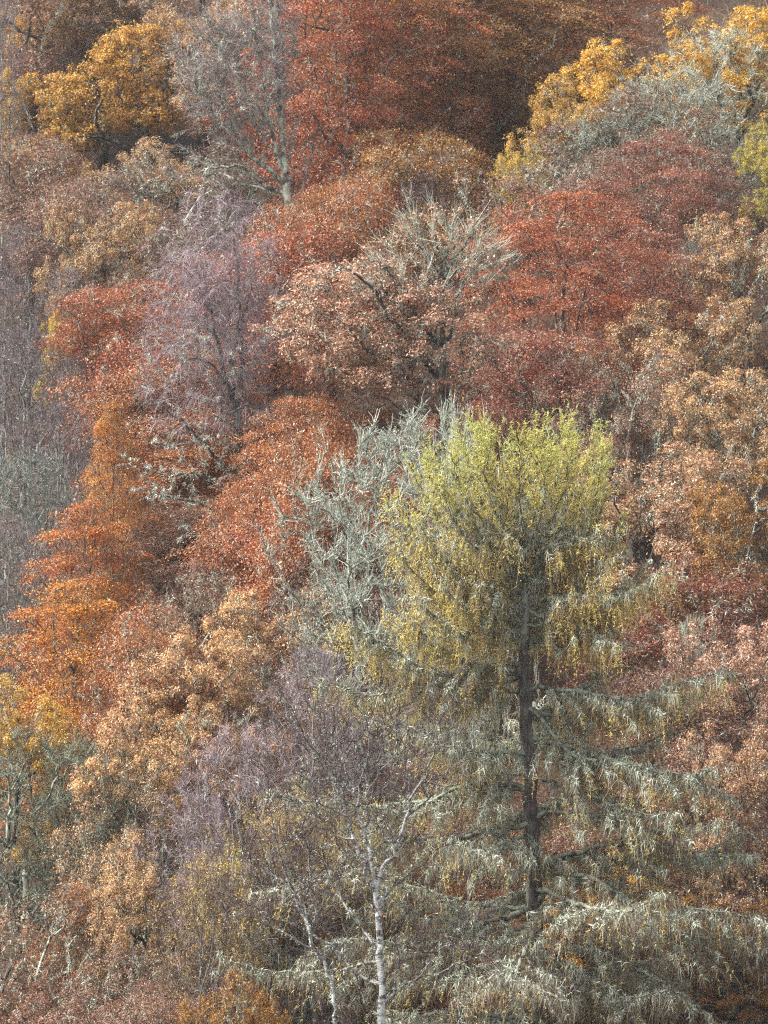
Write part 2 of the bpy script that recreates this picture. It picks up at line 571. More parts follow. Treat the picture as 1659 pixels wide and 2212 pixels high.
def twig_set(sk, n, length, w0, w1, droop, rmax=0.03, spread=0.8, up=0.2, segs=2, z0=0, zs=13, curl=0.18, zmin=-99, follow=0.8):
    cand = np.where((sk.r < rmax) & (sk.par >= 0) & (sk.P[:, 2] > zmin))[0]
    node = rng.choice(cand, n)
    par = sk.par[node]
    t = rng.random((n, 1))
    p = sk.P[node] * t + sk.P[par] * (1 - t)
    d = unit(sk.P[node] - sk.P[par]) * follow + rng.normal(0, 1, (n, 3)) * spread * 0.6 + np.array([0, 0, up])
    cl = rng.random(len(sk.P))[node]
    return strands(p, d, length * rng.uniform(0.4, 1.3, n), w0, w1, segs, droop, curl, cl, z0, zs)

def lichen_set(sk, n, length=0.22, w=0.035, rmin=0.0, rmax=0.12, zmin=-99, zmax=1e9, H=13, droop=0.8, patch=True, weight=None):
    """ragged tufts that grow all round the twigs and hang a little"""
    ok = (sk.r >= rmin) & (sk.r < rmax) & (sk.par >= 0) & (sk.P[:, 2] > zmin) & (sk.P[:, 2] < zmax)
    cand = np.where(ok)[0]
    L = np.linalg.norm(sk.P[cand] - sk.P[sk.par[cand]], axis=1)
    dens = L * (rng.gamma(0.7, 1, len(cand)) if patch else 1.0)
    if weight is not None:
        dens = dens * weight(sk.P[cand])
    node = rng.choice(cand, n, p=dens / dens.sum())
    par = sk.par[node]
    t = rng.random((n, 1))
    p = sk.P[node] * t + sk.P[par] * (1 - t)
    rr = sk.r[node][:, None]
    o = unit(rng.normal(0, 1, (n, 3)))
    p = p + o * (rr + 0.03 * rng.random((n, 1)))
    V, F, T, _ = strands(p, o + rng.normal(0, 0.4, (n, 3)), length * rng.uniform(0.4, 1.4, n), w, w * 0.35, 1, droop * .6, 0.3, rng.random(len(sk.P))[node], 0, H)
    return V, F, T

def lean_trunk(H, frac, wob=0.25, n=8, lean=(0, 0)):
    z = np.linspace(0, H * frac, n)
    x = np.cumsum(rng.normal(0, wob, n)) * 0.4 + lean[0] * z / H
    y = np.cumsum(rng.normal(0, wob, n)) * 0.4 + lean[1] * z / H
    x[0] = y[0] = 0
    return np.stack([x, y, z], 1)

def broadleaf(mode, nleaf=26000, size=0.13, R=4.5, H=13.0, zlow=3.0, lobes=16, npts=430, lichen=1500, bark='bark_dark', sigma=0.3, twigs=1500, frac=0.6, bf=0.45, max_limbs=9):
    sk = Skel()
    sk.chain([(0, 0, -1.5)] + [tuple(p) for p in lean_trunk(H, frac)], 0, attach=False, step=0.7)
    pts = lobes_cloud(npts, R, zlow, H, lobes, flat=0.75 if mode == 'oak' else 0.6)
    sk.grow(pts, bf)
    sk.finish(tip=0.014, base=0.26)
    parts = skeleton_parts(sk, MAT[bark], max_limbs=max_limbs)
    V, F, T = crown_leaves(sk, nleaf, size, mode, H, sigma)
    parts.append(('crown', mesh_np('crown', V, F, MAT['leaf_rust'], T, False)))
    if twigs:
        V, F, T, _ = twig_set(sk, twigs, 0.5, 0.022, 0.008, 0.1, segs=2, zs=H)
        parts.append(('twigs', mesh_np('twigs', V, F, MAT['twig_brown'], T, False)))
    if lichen:
        V, F, T = lichen_set(sk, lichen, H=H, length=0.2, w=0.04)
        parts.append(('lichen', mesh_np('lichen', V, F, MAT['lichen'], T, False)))
    return parts

def ascending_cloud(n, R, z0, z1, widest=0.55, power=1.0):
    """points of a vase or egg shaped bare crown"""
    z = rng.uniform(0, 1, n)
    rad = np.where(z < widest, 0.45 + 0.55 * (z / widest) ** 0.8, np.sqrt(np.clip(1 - ((z - widest) / (1.02 - widest)) ** 2, 0, 1)))
    a = rng.uniform(0, 2 * math.pi, n)
    wob = 1 + 0.22 * np.sin(3 * a + 5 * z) + 0.15 * np.sin(5 * a - 9 * z)
    r = R * rad * wob * np.sqrt(rng.uniform(0.05, 1, n))
    return np.stack([np.cos(a) * r, np.sin(a) * r, z0 + (z1 - z0) * z], 1)

def bare_birch(R=3.0, H=13.0, ntw=9000, twig='twig_purple', bark='bark_grey', lichen=1500, droop=1.3, tl=0.9, w=0.016, npts=380, up=0.35):
    sk = Skel()
    sk.chain([(0, 0, -1.5)] + [tuple(p) for p in lean_trunk(H, 0.8, 0.15)], 0, attach=False, step=0.7)
    sk.grow(ascending_cloud(npts, R, H * 0.25, H * 0.98), 0.75)
    sk.finish(tip=0.010, base=0.17, jit=0.07)
    parts = skeleton_parts(sk, MAT[bark], max_limbs=8)
    V, F, T, pts = twig_set(sk, ntw, tl, w, w * 0.5, droop, spread=0.7, up=up, zs=H, rmax=0.04)
    parts.append(('twigs', mesh_np('twigs', V, F, MAT[twig], T, False)))
    if lichen:
        V, F, T = lichen_set(sk, lichen, H=H, rmax=0.08, length=0.16)
        parts.append(('lichen', mesh_np('lichen', V, F, MAT['lichen_mid'], T, False)))
    return parts

def lichen_tree(R=3.8, H=11.0, nl=36000, lich='lichen', npts=750, ntw=9000, widest=0.6, tw=0.03, tuft=(.12, .04)):
    """bare ascending tree whose every twig is furred with lichen"""
    sk = Skel()
    sk.chain([(0, 0, -1.5)] + [tuple(p) for p in lean_trunk(H, 0.45, 0.2)], 0, attach=False, step=0.6)
    sk.grow(ascending_cloud(npts, R, H * 0.12, H * 0.96, widest) + rng.normal(0, .3, (npts, 3)), 0.4)
    sk.finish(tip=0.014, base=0.2, jit=0.06)
    parts = skeleton_parts(sk, MAT['bark_lichen'], max_limbs=9)
    V, F, T, pts = twig_set(sk, ntw, 0.5, tw, 0.012, 0.0, spread=0.85, up=0.3, zs=H, curl=0.2, rmax=0.05, follow=1.0)
    parts.append(('twigs', mesh_np('twigs', V, F, MAT[lich], T, False)))
    # tufts along the twigs too
    P = np.stack(pts, 1)
    k = rng.integers(0, len(P), nl); s = rng.integers(0, P.shape[1] - 1, nl); t = rng.random((nl, 1))
    q = P[k, s] * t + P[k, s + 1] * (1 - t)
    V, F, T, _ = strands(q, rng.normal(0, 1, (nl, 3)), tuft[0] * rng.uniform(0.5, 1.4, nl), tuft[1], 0.015, 1, 0.4, 0.3, None, 0, H)
    parts.append(('lichen', mesh_np('lichen', V, F, MAT[lich], T, False)))
    return parts

def great_beech(R, H, nleaf, widest):
    """big beech, leafy to the ground: one broken wall of downward sloping sprays with dark gaps"""
    sk = Skel()
    sk.chain([(0, 0, -1.5)] + [tuple(p) for p in lean_trunk(H, .75, .2)], 0, attach=False, step=.8)
    n = int(nleaf ** .5 * 4.4)
    p = ascending_cloud(n, R, H * .04, H * .98, widest)
    c = np.array([0, 0, H * .45])
    p = c + (p - c) * rng.uniform(.82, 1.1, (n, 1)) ** .5
    a = np.arctan2(p[:, 1], p[:, 0])
    hole = np.sin(a * 4 + p[:, 2] * .9) * np.sin(p[:, 2] * 1.3 - a * 3) + rng.normal(0, .35, n)
    p = p[hole > -.62]
    sk.grow(p, .4)
    sk.finish(tip=.012, base=.34, jit=.07)
    parts = skeleton_parts(sk, MAT['bark_dark'], max_limbs=12)
    V, F, T = crown_leaves(sk, int(nleaf * 1.15), .11, 'beech', H, .36)
    parts.append(('crown', mesh_np('crown', V, F, MAT['leaf_rust'], T, False)))
    V, F, T, _ = twig_set(sk, 7000, .6, .022, .008, .3, zs=H)
    parts.append(('twigs', mesh_np('twigs', V, F, MAT['twig_brown'], T, False)))
    V, F, T = lichen_set(sk, 7000, H=H, length=.2, w=.04)
    parts.append(('lichen', mesh_np('lichen', V, F, MAT['lichen_mid'], T, False)))
    return parts

# ------------------------------------------------------------------ placing trees
def empty(name, loc, label, cat, group=None):
    o = bpy.data.objects.new(name, None)
    C.objects.link(o)
    o.location = loc
    o.empty_display_size = 0.5
    o['label'] = label; o['category'] = cat
    if group:
        o['group'] = group
    return o

STUFFY = {'crown', 'twigs', 'lichen', 'needles', 'small_branches', 'cones', 'leaves'}
def hang(root, parts, mats):
    """one object for each part; mats maps a part name to the material this individual wears"""
    for nm, me in parts:
        o = bpy.data.objects.new(nm, me)
        C.objects.link(o)
        o.parent = root
        if nm in STUFFY:
            o['kind'] = 'stuff'
        m = mats.get(nm)
        if m is not None:
            o.material_slots[0].link = 'OBJECT'
            o.material_slots[0].material = MAT[m]
    return root

PROTO = {}
def proto(key):
    if key not in PROTO:
        kind = key.rstrip('0123456789')
        if kind == 'oak':
            PROTO[key] = (broadleaf('oak', 46000, 0.104, lobes=19, sigma=0.42, lichen=8000, twigs=3500, zlow=2.4, npts=560), 4.5, 13)
        elif kind == 'beech':
            PROTO[key] = (broadleaf('beech', 50000, 0.10, lobes=26, sigma=0.45, zlow=1.0, lichen=6500, twigs=4500, npts=640), 4.5, 13)
        elif kind == 'great':
            PROTO[key] = (great_beech(7.0, 19.0, 110000, 0.5), 7.0, 19)
        elif kind == 'cone':
            PROTO[key] = (great_beech(5.0, 15.0, 46000, 0.22), 5.0, 15)
        elif kind == 'sparse':
            PROTO[key] = (broadleaf('oak', 20000, 0.10, lobes=18, sigma=0.6, lichen=14000, bark='bark_lichen', twigs=9000, npts=700, zlow=2), 4.5, 13)
        elif kind == 'birch':
            PROTO[key] = (bare_birch(ntw=11000, tl=.65, w=.010, lichen=3000), 3.0, 13)
        elif kind == 'haze':
            PROTO[key] = (bare_birch(R=3.6, ntw=12000, droop=0.7, tl=0.6, up=0.45, w=.010, npts=560, lichen=3000), 3.6, 13)
        elif key == 'lichen4':
            PROTO[key] = (lichen_tree(R=4.2, H=15.0, nl=46000, ntw=14000, npts=1000, tw=.02, tuft=(.09, .03)), 4.2, 15)
        elif kind == 'lichen':
            PROTO[key] = (lichen_tree(nl=32000, ntw=9000, tw=.02, tuft=(.09, .03)), 3.8, 11)
    return PROTO[key]

def tree(name, key, u, v, wpx, H, label, group=None, leaf=None, lich=None, twig=None, bark=None, d=None, cat='tree', rot=None):
    parts, R0, H0 = proto(key)
    if d is None:
        d = locate(u, v, H)
    x = (u - CU) / FU * d
    z = float(terrain(x, d))
    if v is not None:
        H = (CV - v) / FU * d - z
    o = empty(name, (x, d, z), label, cat, group)
    if not key.startswith(('birch', 'haze', 'leafy')) and wpx > 180:
        wpx *= 1.45 if key.startswith('beech') else 1.42 if key.startswith('great') else 1.25 if key.startswith('cone') else 1.36
    s = wpx * 0.5 / FU * d / R0
    o.scale = (s, s, H / H0)
    o.rotation_euler = (0, 0, rng.uniform(0, 6.28) if rot is None else rot)
    mats = {}
    if leaf: mats['crown'] = 'leaf_' + leaf
    if lich: mats['lichen'] = lich
    if key.startswith('lichen') and lich: mats['twigs'] = lich
    if twig: mats['twigs'] = twig
    if bark:
        mats['trunk'] = mats['limb'] = mats['small_branches'] = bark
    hang(o, parts, mats)
    return o

#TREES_START
# ------------------------------------------------------------------ ground
def build_ground():
    xs = np.concatenate([np.linspace(-1500, -80, 15), np.linspace(-75, 75, 101), np.linspace(80, 1500, 15)])
    ds = np.concatenate([np.linspace(-400, -5, 8), np.linspace(0, 300, 181), np.linspace(310, 2500, 24)])
    X, D = np.meshgrid(xs, ds)
    Z = terrain(X, D)
    fine = smooth(85, 70, np.abs(X)) * smooth(60, 90, D) * smooth(300, 280, D)
    Z = Z + fine * rng.normal(0, 0.10, Z.shape)
    nx, ny = len(xs), len(ds)
    i = np.arange(nx * ny).reshape(ny, nx)
    F = np.stack([i[:-1, :-1], i[:-1, 1:], i[1:, 1:], i[1:, :-1]], -1).reshape(-1, 4)
    m, N, L = new_mat('leaf_litter_ground')
    tc = N.new("ShaderNodeTexCoord")
    a = N.new("ShaderNodeTexNoise"); a.inputs['Scale'].default_value = 0.25; a.inputs['Detail'].default_value = 8
    b = N.new("ShaderNodeTexVoronoi"); b.inputs['Scale'].default_value = 7.0
    L.new(tc.outputs['Object'], a.inputs['Vector']); L.new(tc.outputs['Object'], b.inputs['Vector'])
    c1 = ramp_node(N, L, a.outputs[0], [s2l((28, 26, 18)), s2l((38, 32, 23)), s2l((54, 40, 28)), s2l((42, 42, 26))])
    sp = N.new("ShaderNodeSeparateColor"); L.new(b.outputs['Color'], sp.inputs[0])
    c2 = ramp_node(N, L, sp.outputs[0], [s2l((32, 25, 19)), s2l((62, 42, 28)), s2l((78, 56, 38)), s2l((40, 37, 24))])
    mx = N.new("ShaderNodeMix"); mx.data_type = 'RGBA'; mx.inputs[0].default_value = 0.55
    L.new(c1, mx.inputs[6]); L.new(c2, mx.inputs[7])
    p = N.new("ShaderNodeBsdfPrincipled"); p.inputs['Roughness'].default_value = 0.95
    L.new(mx.outputs[2], p.inputs['Base Color'])
    bp = N.new("ShaderNodeBump"); bp.inputs['Strength'].default_value = 0.7; bp.inputs['Distance'].default_value = 0.1
    L.new(b.outputs[0], bp.inputs['Height']); L.new(bp.outputs[0], p.inputs['Normal'])
    o = N.new("ShaderNodeOutputMaterial"); L.new(p.outputs[0], o.inputs[0])
    me = mesh_np('ground', np.stack([X, D, Z], -1).reshape(-1, 3), F, m)
    g = bpy.data.objects.new('ground', me); C.objects.link(g)
    g['kind'] = 'structure'; g['label'] = 'steep wooded hillside with brown leaf litter'
build_ground()

def undergrowth():
    """saplings, bracken and low branches that cover the slope between the trees"""
    from mathutils import noise
    n = 190000
    nc = 5200
    cd = rng.uniform(88, 232, nc)
    cx = rng.uniform(-1, 1, nc) * (cd * .125 + 3)
    hh = rng.gamma(2.2, .6, nc) * (1 + smooth(150, 185, cd) * .7) + .3
    rr = rng.uniform(.5, 1.3, nc)
    cl = rng.random(nc)
    k = rng.integers(0, nc, n)
    dd = unit(rng.normal(0, 1, (n, 3)))
    dd[:, 2] = np.abs(dd[:, 2])
    rad = rng.random((n, 1)) ** .35
    x = cx[k] + dd[:, 0] * rr[k] * rad[:, 0]
    y = cd[k] + dd[:, 1] * rr[k] * rad[:, 0]
    z = terrain(x, y) + .05 + dd[:, 2] * hh[k] * rad[:, 0]
    p = np.stack([x, y, z], 1)
    V, F, T_ = leaves(p, dd + rng.normal(0, .5, (n, 3)), .14, cl[k], .6, -40, 60)
    me = mesh_np('undergrowth', V, F, leaf_mat('undergrowth_leaf', [(54,44,32),(78,54,38),(104,66,42),(122,78,50),(92,80,50),(108,68,50),(140,100,70)], wl=.4, wc=.3, wn=.4, scale=.08), T_, False)
    o = bpy.data.objects.new('undergrowth', me); C.objects.link(o)
    o['kind'] = 'stuff'; o['label'] = 'rusty saplings and bracken between the trees'; o['category'] = 'undergrowth'
    n = 26000
    k = rng.integers(0, nc, n)
    x = cx[k] + rng.normal(0, .5, n); y = cd[k] + rng.normal(0, .5, n)
    p = np.stack([x, y, terrain(x, y) + rng.random(n) * .8 * hh[k]], 1)
    V, F, T_, _ = strands(p, rng.normal(0, .55, (n, 3)) + np.array([0, 0, 1.]), rng.uniform(.3, 1.6, n), .028, .01, 3, .3, .2, cl[k], -40, 60)
    me = mesh_np('brushwood', V, F, MAT['twig_brown'], T_, False)
    o = bpy.data.objects.new('brushwood', me); C.objects.link(o)
    o['kind'] = 'stuff'; o['label'] = 'tangle of bare grey brown stems between the trees'; o['category'] = 'brushwood'
undergrowth()

# ------------------------------------------------------------------ traced trees: limbs drawn in picture units, given their own depth
def tracer(u0, d, zbase):
    """picture point + depth offset (metres) -> local coordinates of a tree that stands at (u0, d)"""
    x0 = (u0 - CU) / FU * d
    def f(u, v, dy=0.0):
        dd = d + dy
        return ((u - CU) / FU * dd - x0, dy, (CV - v) / FU * dd - zbase)
    return f, x0

def Z1(px, py): return (px * .5014, py * .5014)
def Z2(px, py): return ((700 + px * .27125) * .8848, (500 + py * .27125) * .8848)
def Z3(px, py): return ((400 + px * .22607) * .8848, (850 + py * .22607) * .8848)
def Z4(px, py): return ((650 + px * .33911) * .8848, (1750 + py * .33911) * .8848)

def trace(sk, f, pts, lid, r0, r1, dy0=0.0, dy1=0.0, step=0.5, attach=True, wob=0.04):
    n = len(pts)
    L = [f(p[0], p[1], dy0 + (dy1 - dy0) * i / max(1, n - 1)) for i, p in enumerate(pts)]
    sk.chain(L, lid, r0, r1, attach, step, wob)

def around(sk, n, sig, up=0.5, rmaxfrac=1.0, zmin=-99, nodes=None):
    A = np.array(sk.P)
    lid = np.array(sk.lid)
    c = np.where((lid > 0) & (A[:, 2] > zmin))[0]
    k = rng.choice(c, n)
    return A[k] + rng.normal(0, sig, (n, 3)) * np.array([1, 1, 0.8]) + np.array([0, 0, up])

# ---- front birch
def front_birch():
    d = 91.5
    f, x0 = tracer(826, d, float(terrain((826 - CU) / FU * d, d)))
    zb = float(terrain(x0, d))
    sk = Skel()
    tr = [Z4(*p) for p in [(835, 2212), (835, 1950), (825, 1700), (815, 1500), (800, 1320), (790, 1250)]]
    base = [(0.1, 0, -1.0), (0.0, 0, 3.0), (-0.2, 0, 7.0)]
    sk.chain(base + [f(*p) for p in tr], 0, 0.115, 0.075, attach=False, step=0.5, wob=0.015)
    limbs = [
     ([(790,1250),(745,1220),(700,1120),(665,1000),(625,880),(605,750),(590,670),(545,560),(480,440),(430,350)], .085, .03, -.5),
     ([(545,560),(420,440),(385,300),(330,180),(250,60),(180,-40)], .045, .015, -.7),
     ([(590,670),(545,540),(500,420),(460,300),(420,200),(400,90)], .05, .015, .3),
     ([(785,1240),(760,1120),(730,950),(690,760),(640,620),(600,470),(560,300),(510,120),(480,-40)], .075, .015, .8),
     ([(690,760),(690,660),(720,540),(780,450),(830,370),(930,280),(1000,200)], .035, .012, 1.4),
     ([(640,620),(700,420),(760,400),(740,300),(720,100),(700,-30)], .035, .012, -.6),
     ([(795,1240),(830,1150),(890,1020),(960,870),(1030,700),(1050,590),(1030,470),(990,380),(960,200),(930,60)], .085, .014, -.6),
     ([(1050,590),(1100,500),(1190,400),(1210,250),(1260,60),(1290,-50)], .045, .012, -1.2),
     ([(1030,700),(1120,660),(1200,560),(1240,420)], .035, .012, .6),
     ([(530,2080),(440,1880),(380,1700),(320,1500),(240,1400),(190,1280),(140,1150),(110,1040),(70,930),(30,700),(10,560)], .05, .018, -1.0),
     ([(320,1520),(260,1300),(200,1190),(60,1150),(0,1110),(-120,1060)], .05, .015, .4),
     ([(370,1720),(220,1630),(130,1570),(0,1480),(-150,1430),(-300,1420)], .06, .015, -.8),
     ([(760,1960),(640,1820),(500,1700),(400,1600),(320,1520),(200,1470),(20,1440)], .05, .015, .5),
     ([(780,1700),(720,1560),(660,1460),(590,1380),(480,1230),(420,1050),(330,960)], .04, .012, .8),
     ([(850,2060),(930,1980),(1060,1890),(1130,1840),(1290,1830),(1400,1760),(1560,1740)], .055, .015, -.5),
     ([(1060,1890),(1200,1720),(1290,1620),(1380,1540)], .04, .012, -1.0),
     ([(940,1980),(940,1800),(960,1720),(920,1600)], .03, .012, .6),
     ([(820,1330),(900,1260),(970,1180),(1040,1120)], .035, .012, .3),
     ([(600,700),(530,665),(450,630),(300,610),(80,600)], .032, .012, -.5),
     ([(620,880),(500,840),(400,820),(290,800),(200,790)], .03, .012, .3),
     ([(330,1540),(330,1400),(345,1240),(300,1100),(290,900),(350,700)], .03, .012, .9),
    ]
    for i, (p, r0, r1, dy) in enumerate(limbs):
        q = [Z4(*a) for a in p]
        if i == 9:    # second stem leaves the main one below the frame
            q = [(820, 2600), (700, 2380)] + q
        start = np.array(f(*q[0], 0.0))
        A = np.array(sk.P)
        j = int(np.argmin(np.linalg.norm((A - start) * np.array([1, 0.25, 1]), axis=1)))
        dy0 = float(A[j][1])
        trace(sk, f, q, i + 1, r0 * .68, r1 * .7, dy0, dy0 + dy)
    n0 = len(sk.P)
    sk.grow(around(sk, 900, 0.55, 0.55, zmin=8), 0.15, fresh=False)
    sk.finish(tip=0.008, base=0.12, jit=0.08)
    o = empty('birch_tree', (x0, d, zb), 'bare forked birch with white trunk in front of the tall yellow larch', 'tree')
    parts = skeleton_parts(sk, MAT['bark_birch'], max_limbs=30, sides_trunk=12)
    V, F, T, _ = twig_set(sk, 11000, 0.5, 0.009, 0.005, 0.1, rmax=0.02, spread=0.8, up=0.45, zs=20, curl=0.2)
    parts.append(('twigs', mesh_np('twigs', V, F, MAT['twig_dark'], T, False)))
    V, F, T = lichen_set(sk, 5000, 0.07, 0.03, rmin=0.01, rmax=0.1, H=20, droop=0.3)
    parts.append(('lichen', mesh_np('lichen', V, F, MAT['lichen'], T, False)))
    # the last yellow leaves
    c = np.where((sk.r < 0.02) & (sk.P[:, 2] > 5) & (sk.P[:, 2] < 18))[0]
    k = rng.choice(c, 260)
    V, F, T = leaves(sk.P[k] + rng.normal(0, .12, (260, 3)), rng.normal(0, 1, (260, 3)), 0.07, rng.random(260), .8)
    parts.append(('leaves', mesh_np('leaves', V, F, MAT['leaf_brightgold'], T, False)))
    hang(o, parts, {})
front_birch()

# ---- mid birch with the purple veil
def veil_birch():
    global DV
    u0, d = 530, locate(530, 1420, 0)
    DV = d
    zb = float(terrain((u0 - CU) / FU * d, d))
    f, x0 = tracer(u0, d, zb)
    sk = Skel()
    zc = f(*Z3(880, 1800))[2]
    sk.chain([(0.2, 0, -1), (0.1, 0, zc * .5), f(*Z3(880, 1800)), f(*Z3(860, 1650)), f(*Z3(830, 1450)), f(*Z3(835, 1250)), f(*Z3(830, 1080)), f(*Z3(820, 900)), f(*Z3(800, 740)), f(*Z3(780, 620))], 0, .24, .14, attach=False, wob=.02)
    limbs = [
     ([(780,620),(720,500),(650,380),(650,250),(620,100),(590,0),(560,-150),(540,-330),(470,-560),(420,-800),(380,-1000)], .11, .02, -.5),
     ([(780,620),(815,560),(840,450),(870,250),(860,130),(830,20),(800,-200),(790,-480),(830,-700),(800,-950),(760,-1150)], .12, .02, .4),
     ([(770,560),(760,450),(740,330),(720,100),(700,-100)], .07, .015, .8),
     ([(540,-330),(460,-420),(380,-700),(200,-900)], .05, .012, -.8),
     ([(800,-200),(900,-420),(960,-640),(950,-900)], .05, .012, .8),
     ([(870,1060),(930,900),(1010,780),(1100,660)], .06, .02, -.5),
     ([(830,940),(770,830),(710,760),(600,740),(520,720)], .06, .02, -.7),
     ([(800,1520),(720,1370),(640,1280),(560,1180),(480,1080),(430,990),(340,880),(220,790),(100,700),(0,650),(-120,580),(-160,480)], .11, .02, -1.2),
     ([(840,1900),(770,1920),(660,1830),(540,1740),(430,1680),(320,1640),(150,1620),(0,1600),(-140,1570),(-260,1530)], .11, .02, -1.6),
     ([(780,1600),(700,1540),(560,1420),(430,1330),(300,1380),(150,1390),(0,1380),(-150,1330),(-280,1270)], .08, .02, -.9),
     ([(650,330),(530,200),(470,110),(370,60),(250,90),(150,190)], .06, .015, -.8),
     ([(430,1000),(320,1010),(120,1030),(0,1070),(-90,1080)], .04, .015, .5),
     ([(830,1080),(760,1060),(650,1040),(560,1020),(480,980)], .05, .015, -.4),
     ([(850,1280),(870,1220),(930,1190)], .05, .02, -.3),
     ([(870,2100),(700,2080),(520,2020),(350,2000),(200,2030)], .07, .02, -1.5),
    ]
    for i, (p, r0, r1, dy) in enumerate(limbs):
        q = [Z3(*a) for a in p]
        start = np.array(f(*q[0]))
        A = np.array(sk.P)
        j = int(np.argmin(np.linalg.norm((A - start) * np.array([1, .25, 1]), axis=1)))
        trace(sk, f, q, i + 1, r0, r1, float(A[j][1]), float(A[j][1]) + dy)
    sk.grow(around(sk, 500, 0.5, 0.25, zmin=zc - 1), 0.2, fresh=False)
    # a tall egg of fine branches round the upper stems
    n = 420
    cz = f(*(480, 640))[2]
    e = unit(rng.normal(0, 1, (n, 3))) * (rng.random((n, 1)) ** .4)
    c0 = np.array(f(460, 640))
    sk.grow(c0 + e * np.array([3.4, 2.8, 5.2]), 0.35, fresh=False)
    sk.finish(tip=0.009, base=0.16, jit=0.08)
    o = empty('birch_tree', (x0, d, zb), 'tall bare birch under a pale purple veil of twigs, with lichened limbs reaching left', 'tree')
    parts = skeleton_parts(sk, MAT['bark_veil'], max_limbs=20, sides_trunk=10)
    V, F, T, _ = twig_set(sk, 16000, 0.9, 0.010, 0.005, 1.2, rmax=0.05, spread=1.0, up=.3, segs=3, zs=16, zmin=f(0, 930)[2])
    parts.append(('twigs', mesh_np('twigs', V, F, MAT['twig_purple'], T, False)))
    V, F, T = lichen_set(sk, 13000, 0.15, 0.035, rmax=.12, H=16, weight=lambda P: np.where(P[:, 2] < f(0, 700)[2], 3.0, 0.5))
    parts.append(('lichen', mesh_np('lichen', V, F, MAT['lichen'], T, False)))
    hang(o, parts, {})
veil_birch()

# ---- a leafy or bare tree with traced limbs
def traced_tree(name, label, u0, d, zfn, trunk, limbs, ell, npts, leaf=None, nleaf=0, mode='oak', size=.125, sigma=.42, bark='bark_dark', twigs=0, twig='twig_brown', lich='lichen', nl=0, bf=.4, r=0.25, tw=(.6, .02, .2), lw=None, min_nodes=14, keep=None, fan=None):
    if d < 0:
        d = locate(u0, -d, 0)
    zb = float(terrain((u0 - CU) / FU * d, d))
    f, x0 = tracer(u0, d, zb)
    sk = Skel()
    tp = [f(*zfn(*p)) for p in trunk]
    sk.chain([(tp[0][0] * .5, 0, -1.5)] + tp, 0, r, r * .5, attach=False, wob=.02)
    for i, (p, r0, r1, dy) in enumerate(limbs):
        q = [zfn(*a) for a in p]
        start = np.array(f(*q[0]))
        A = np.array(sk.P)
        j = int(np.argmin(np.linalg.norm((A - start) * np.array([1, .25, 1]), axis=1)))
        trace(sk, f, q, i + 1, r0, r1, float(A[j][1]), float(A[j][1]) + dy)
    for (eu, ev, rx, ry, rz, n) in ell:
        c0 = np.array(f(eu, ev))
        e = unit(rng.normal(0, 1, (n, 3))) * (rng.uniform(.35, 1, (n, 1)) ** .5)
        sk.grow(c0 + e * np.array([rx, ry, rz]), bf)
    if npts:
        sk.grow(around(sk, npts, .6, .2), .2, fresh=False)
    sk.finish(tip=.012, base=r * .9, jit=.09)
    H = float(sk.P[:, 2].max())
    o = empty(name, (x0, d, zb), label, 'tree')
    parts = skeleton_parts(sk, MAT[bark], max_limbs=18, min_nodes=min_nodes)
    if nleaf:
        V, F, T = crown_leaves(sk, nleaf, size, mode, H, sigma, rmax=.05, keep=keep)
        parts.append(('crown', mesh_np('crown', V, F, MAT['leaf_' + leaf], T, False)))
    if twigs:
        V, F, T, _ = twig_set(sk, twigs, tw[0], tw[1], tw[1] * .45, tw[2], rmax=.05, zs=H, up=.4)
        parts.append(('twigs', mesh_np('twigs', V, F, MAT[twig], T, False)))
    if fan:
        c = np.where(fan(sk.P) & (sk.r < .06) & (sk.par >= 0))[0]
        k = rng.choice(c, 1700)
        fo = np.array([1.7, 0, H - 5.5])
        V, F, T, _ = strands(sk.P[k], unit(sk.P[k] - fo) * .7 + .6 * unit(sk.P[k] - sk.P[sk.par[k]]) + rng.normal(0, .32, (1700, 3)), rng.uniform(.2, 1.1, 1700), .018, .008, 2, 0, .12, None, 0, H)
        parts.append(('twigs', mesh_np('twigs', V, F, MAT['lichen'], T, False)))
    if nl:
        V, F, T = lichen_set(sk, nl, .18, .04, rmax=.14, H=H, weight=lw)
        parts.append(('lichen', mesh_np('lichen', V, F, MAT[lich], T, False)))
    hang(o, parts, {})
    return sk

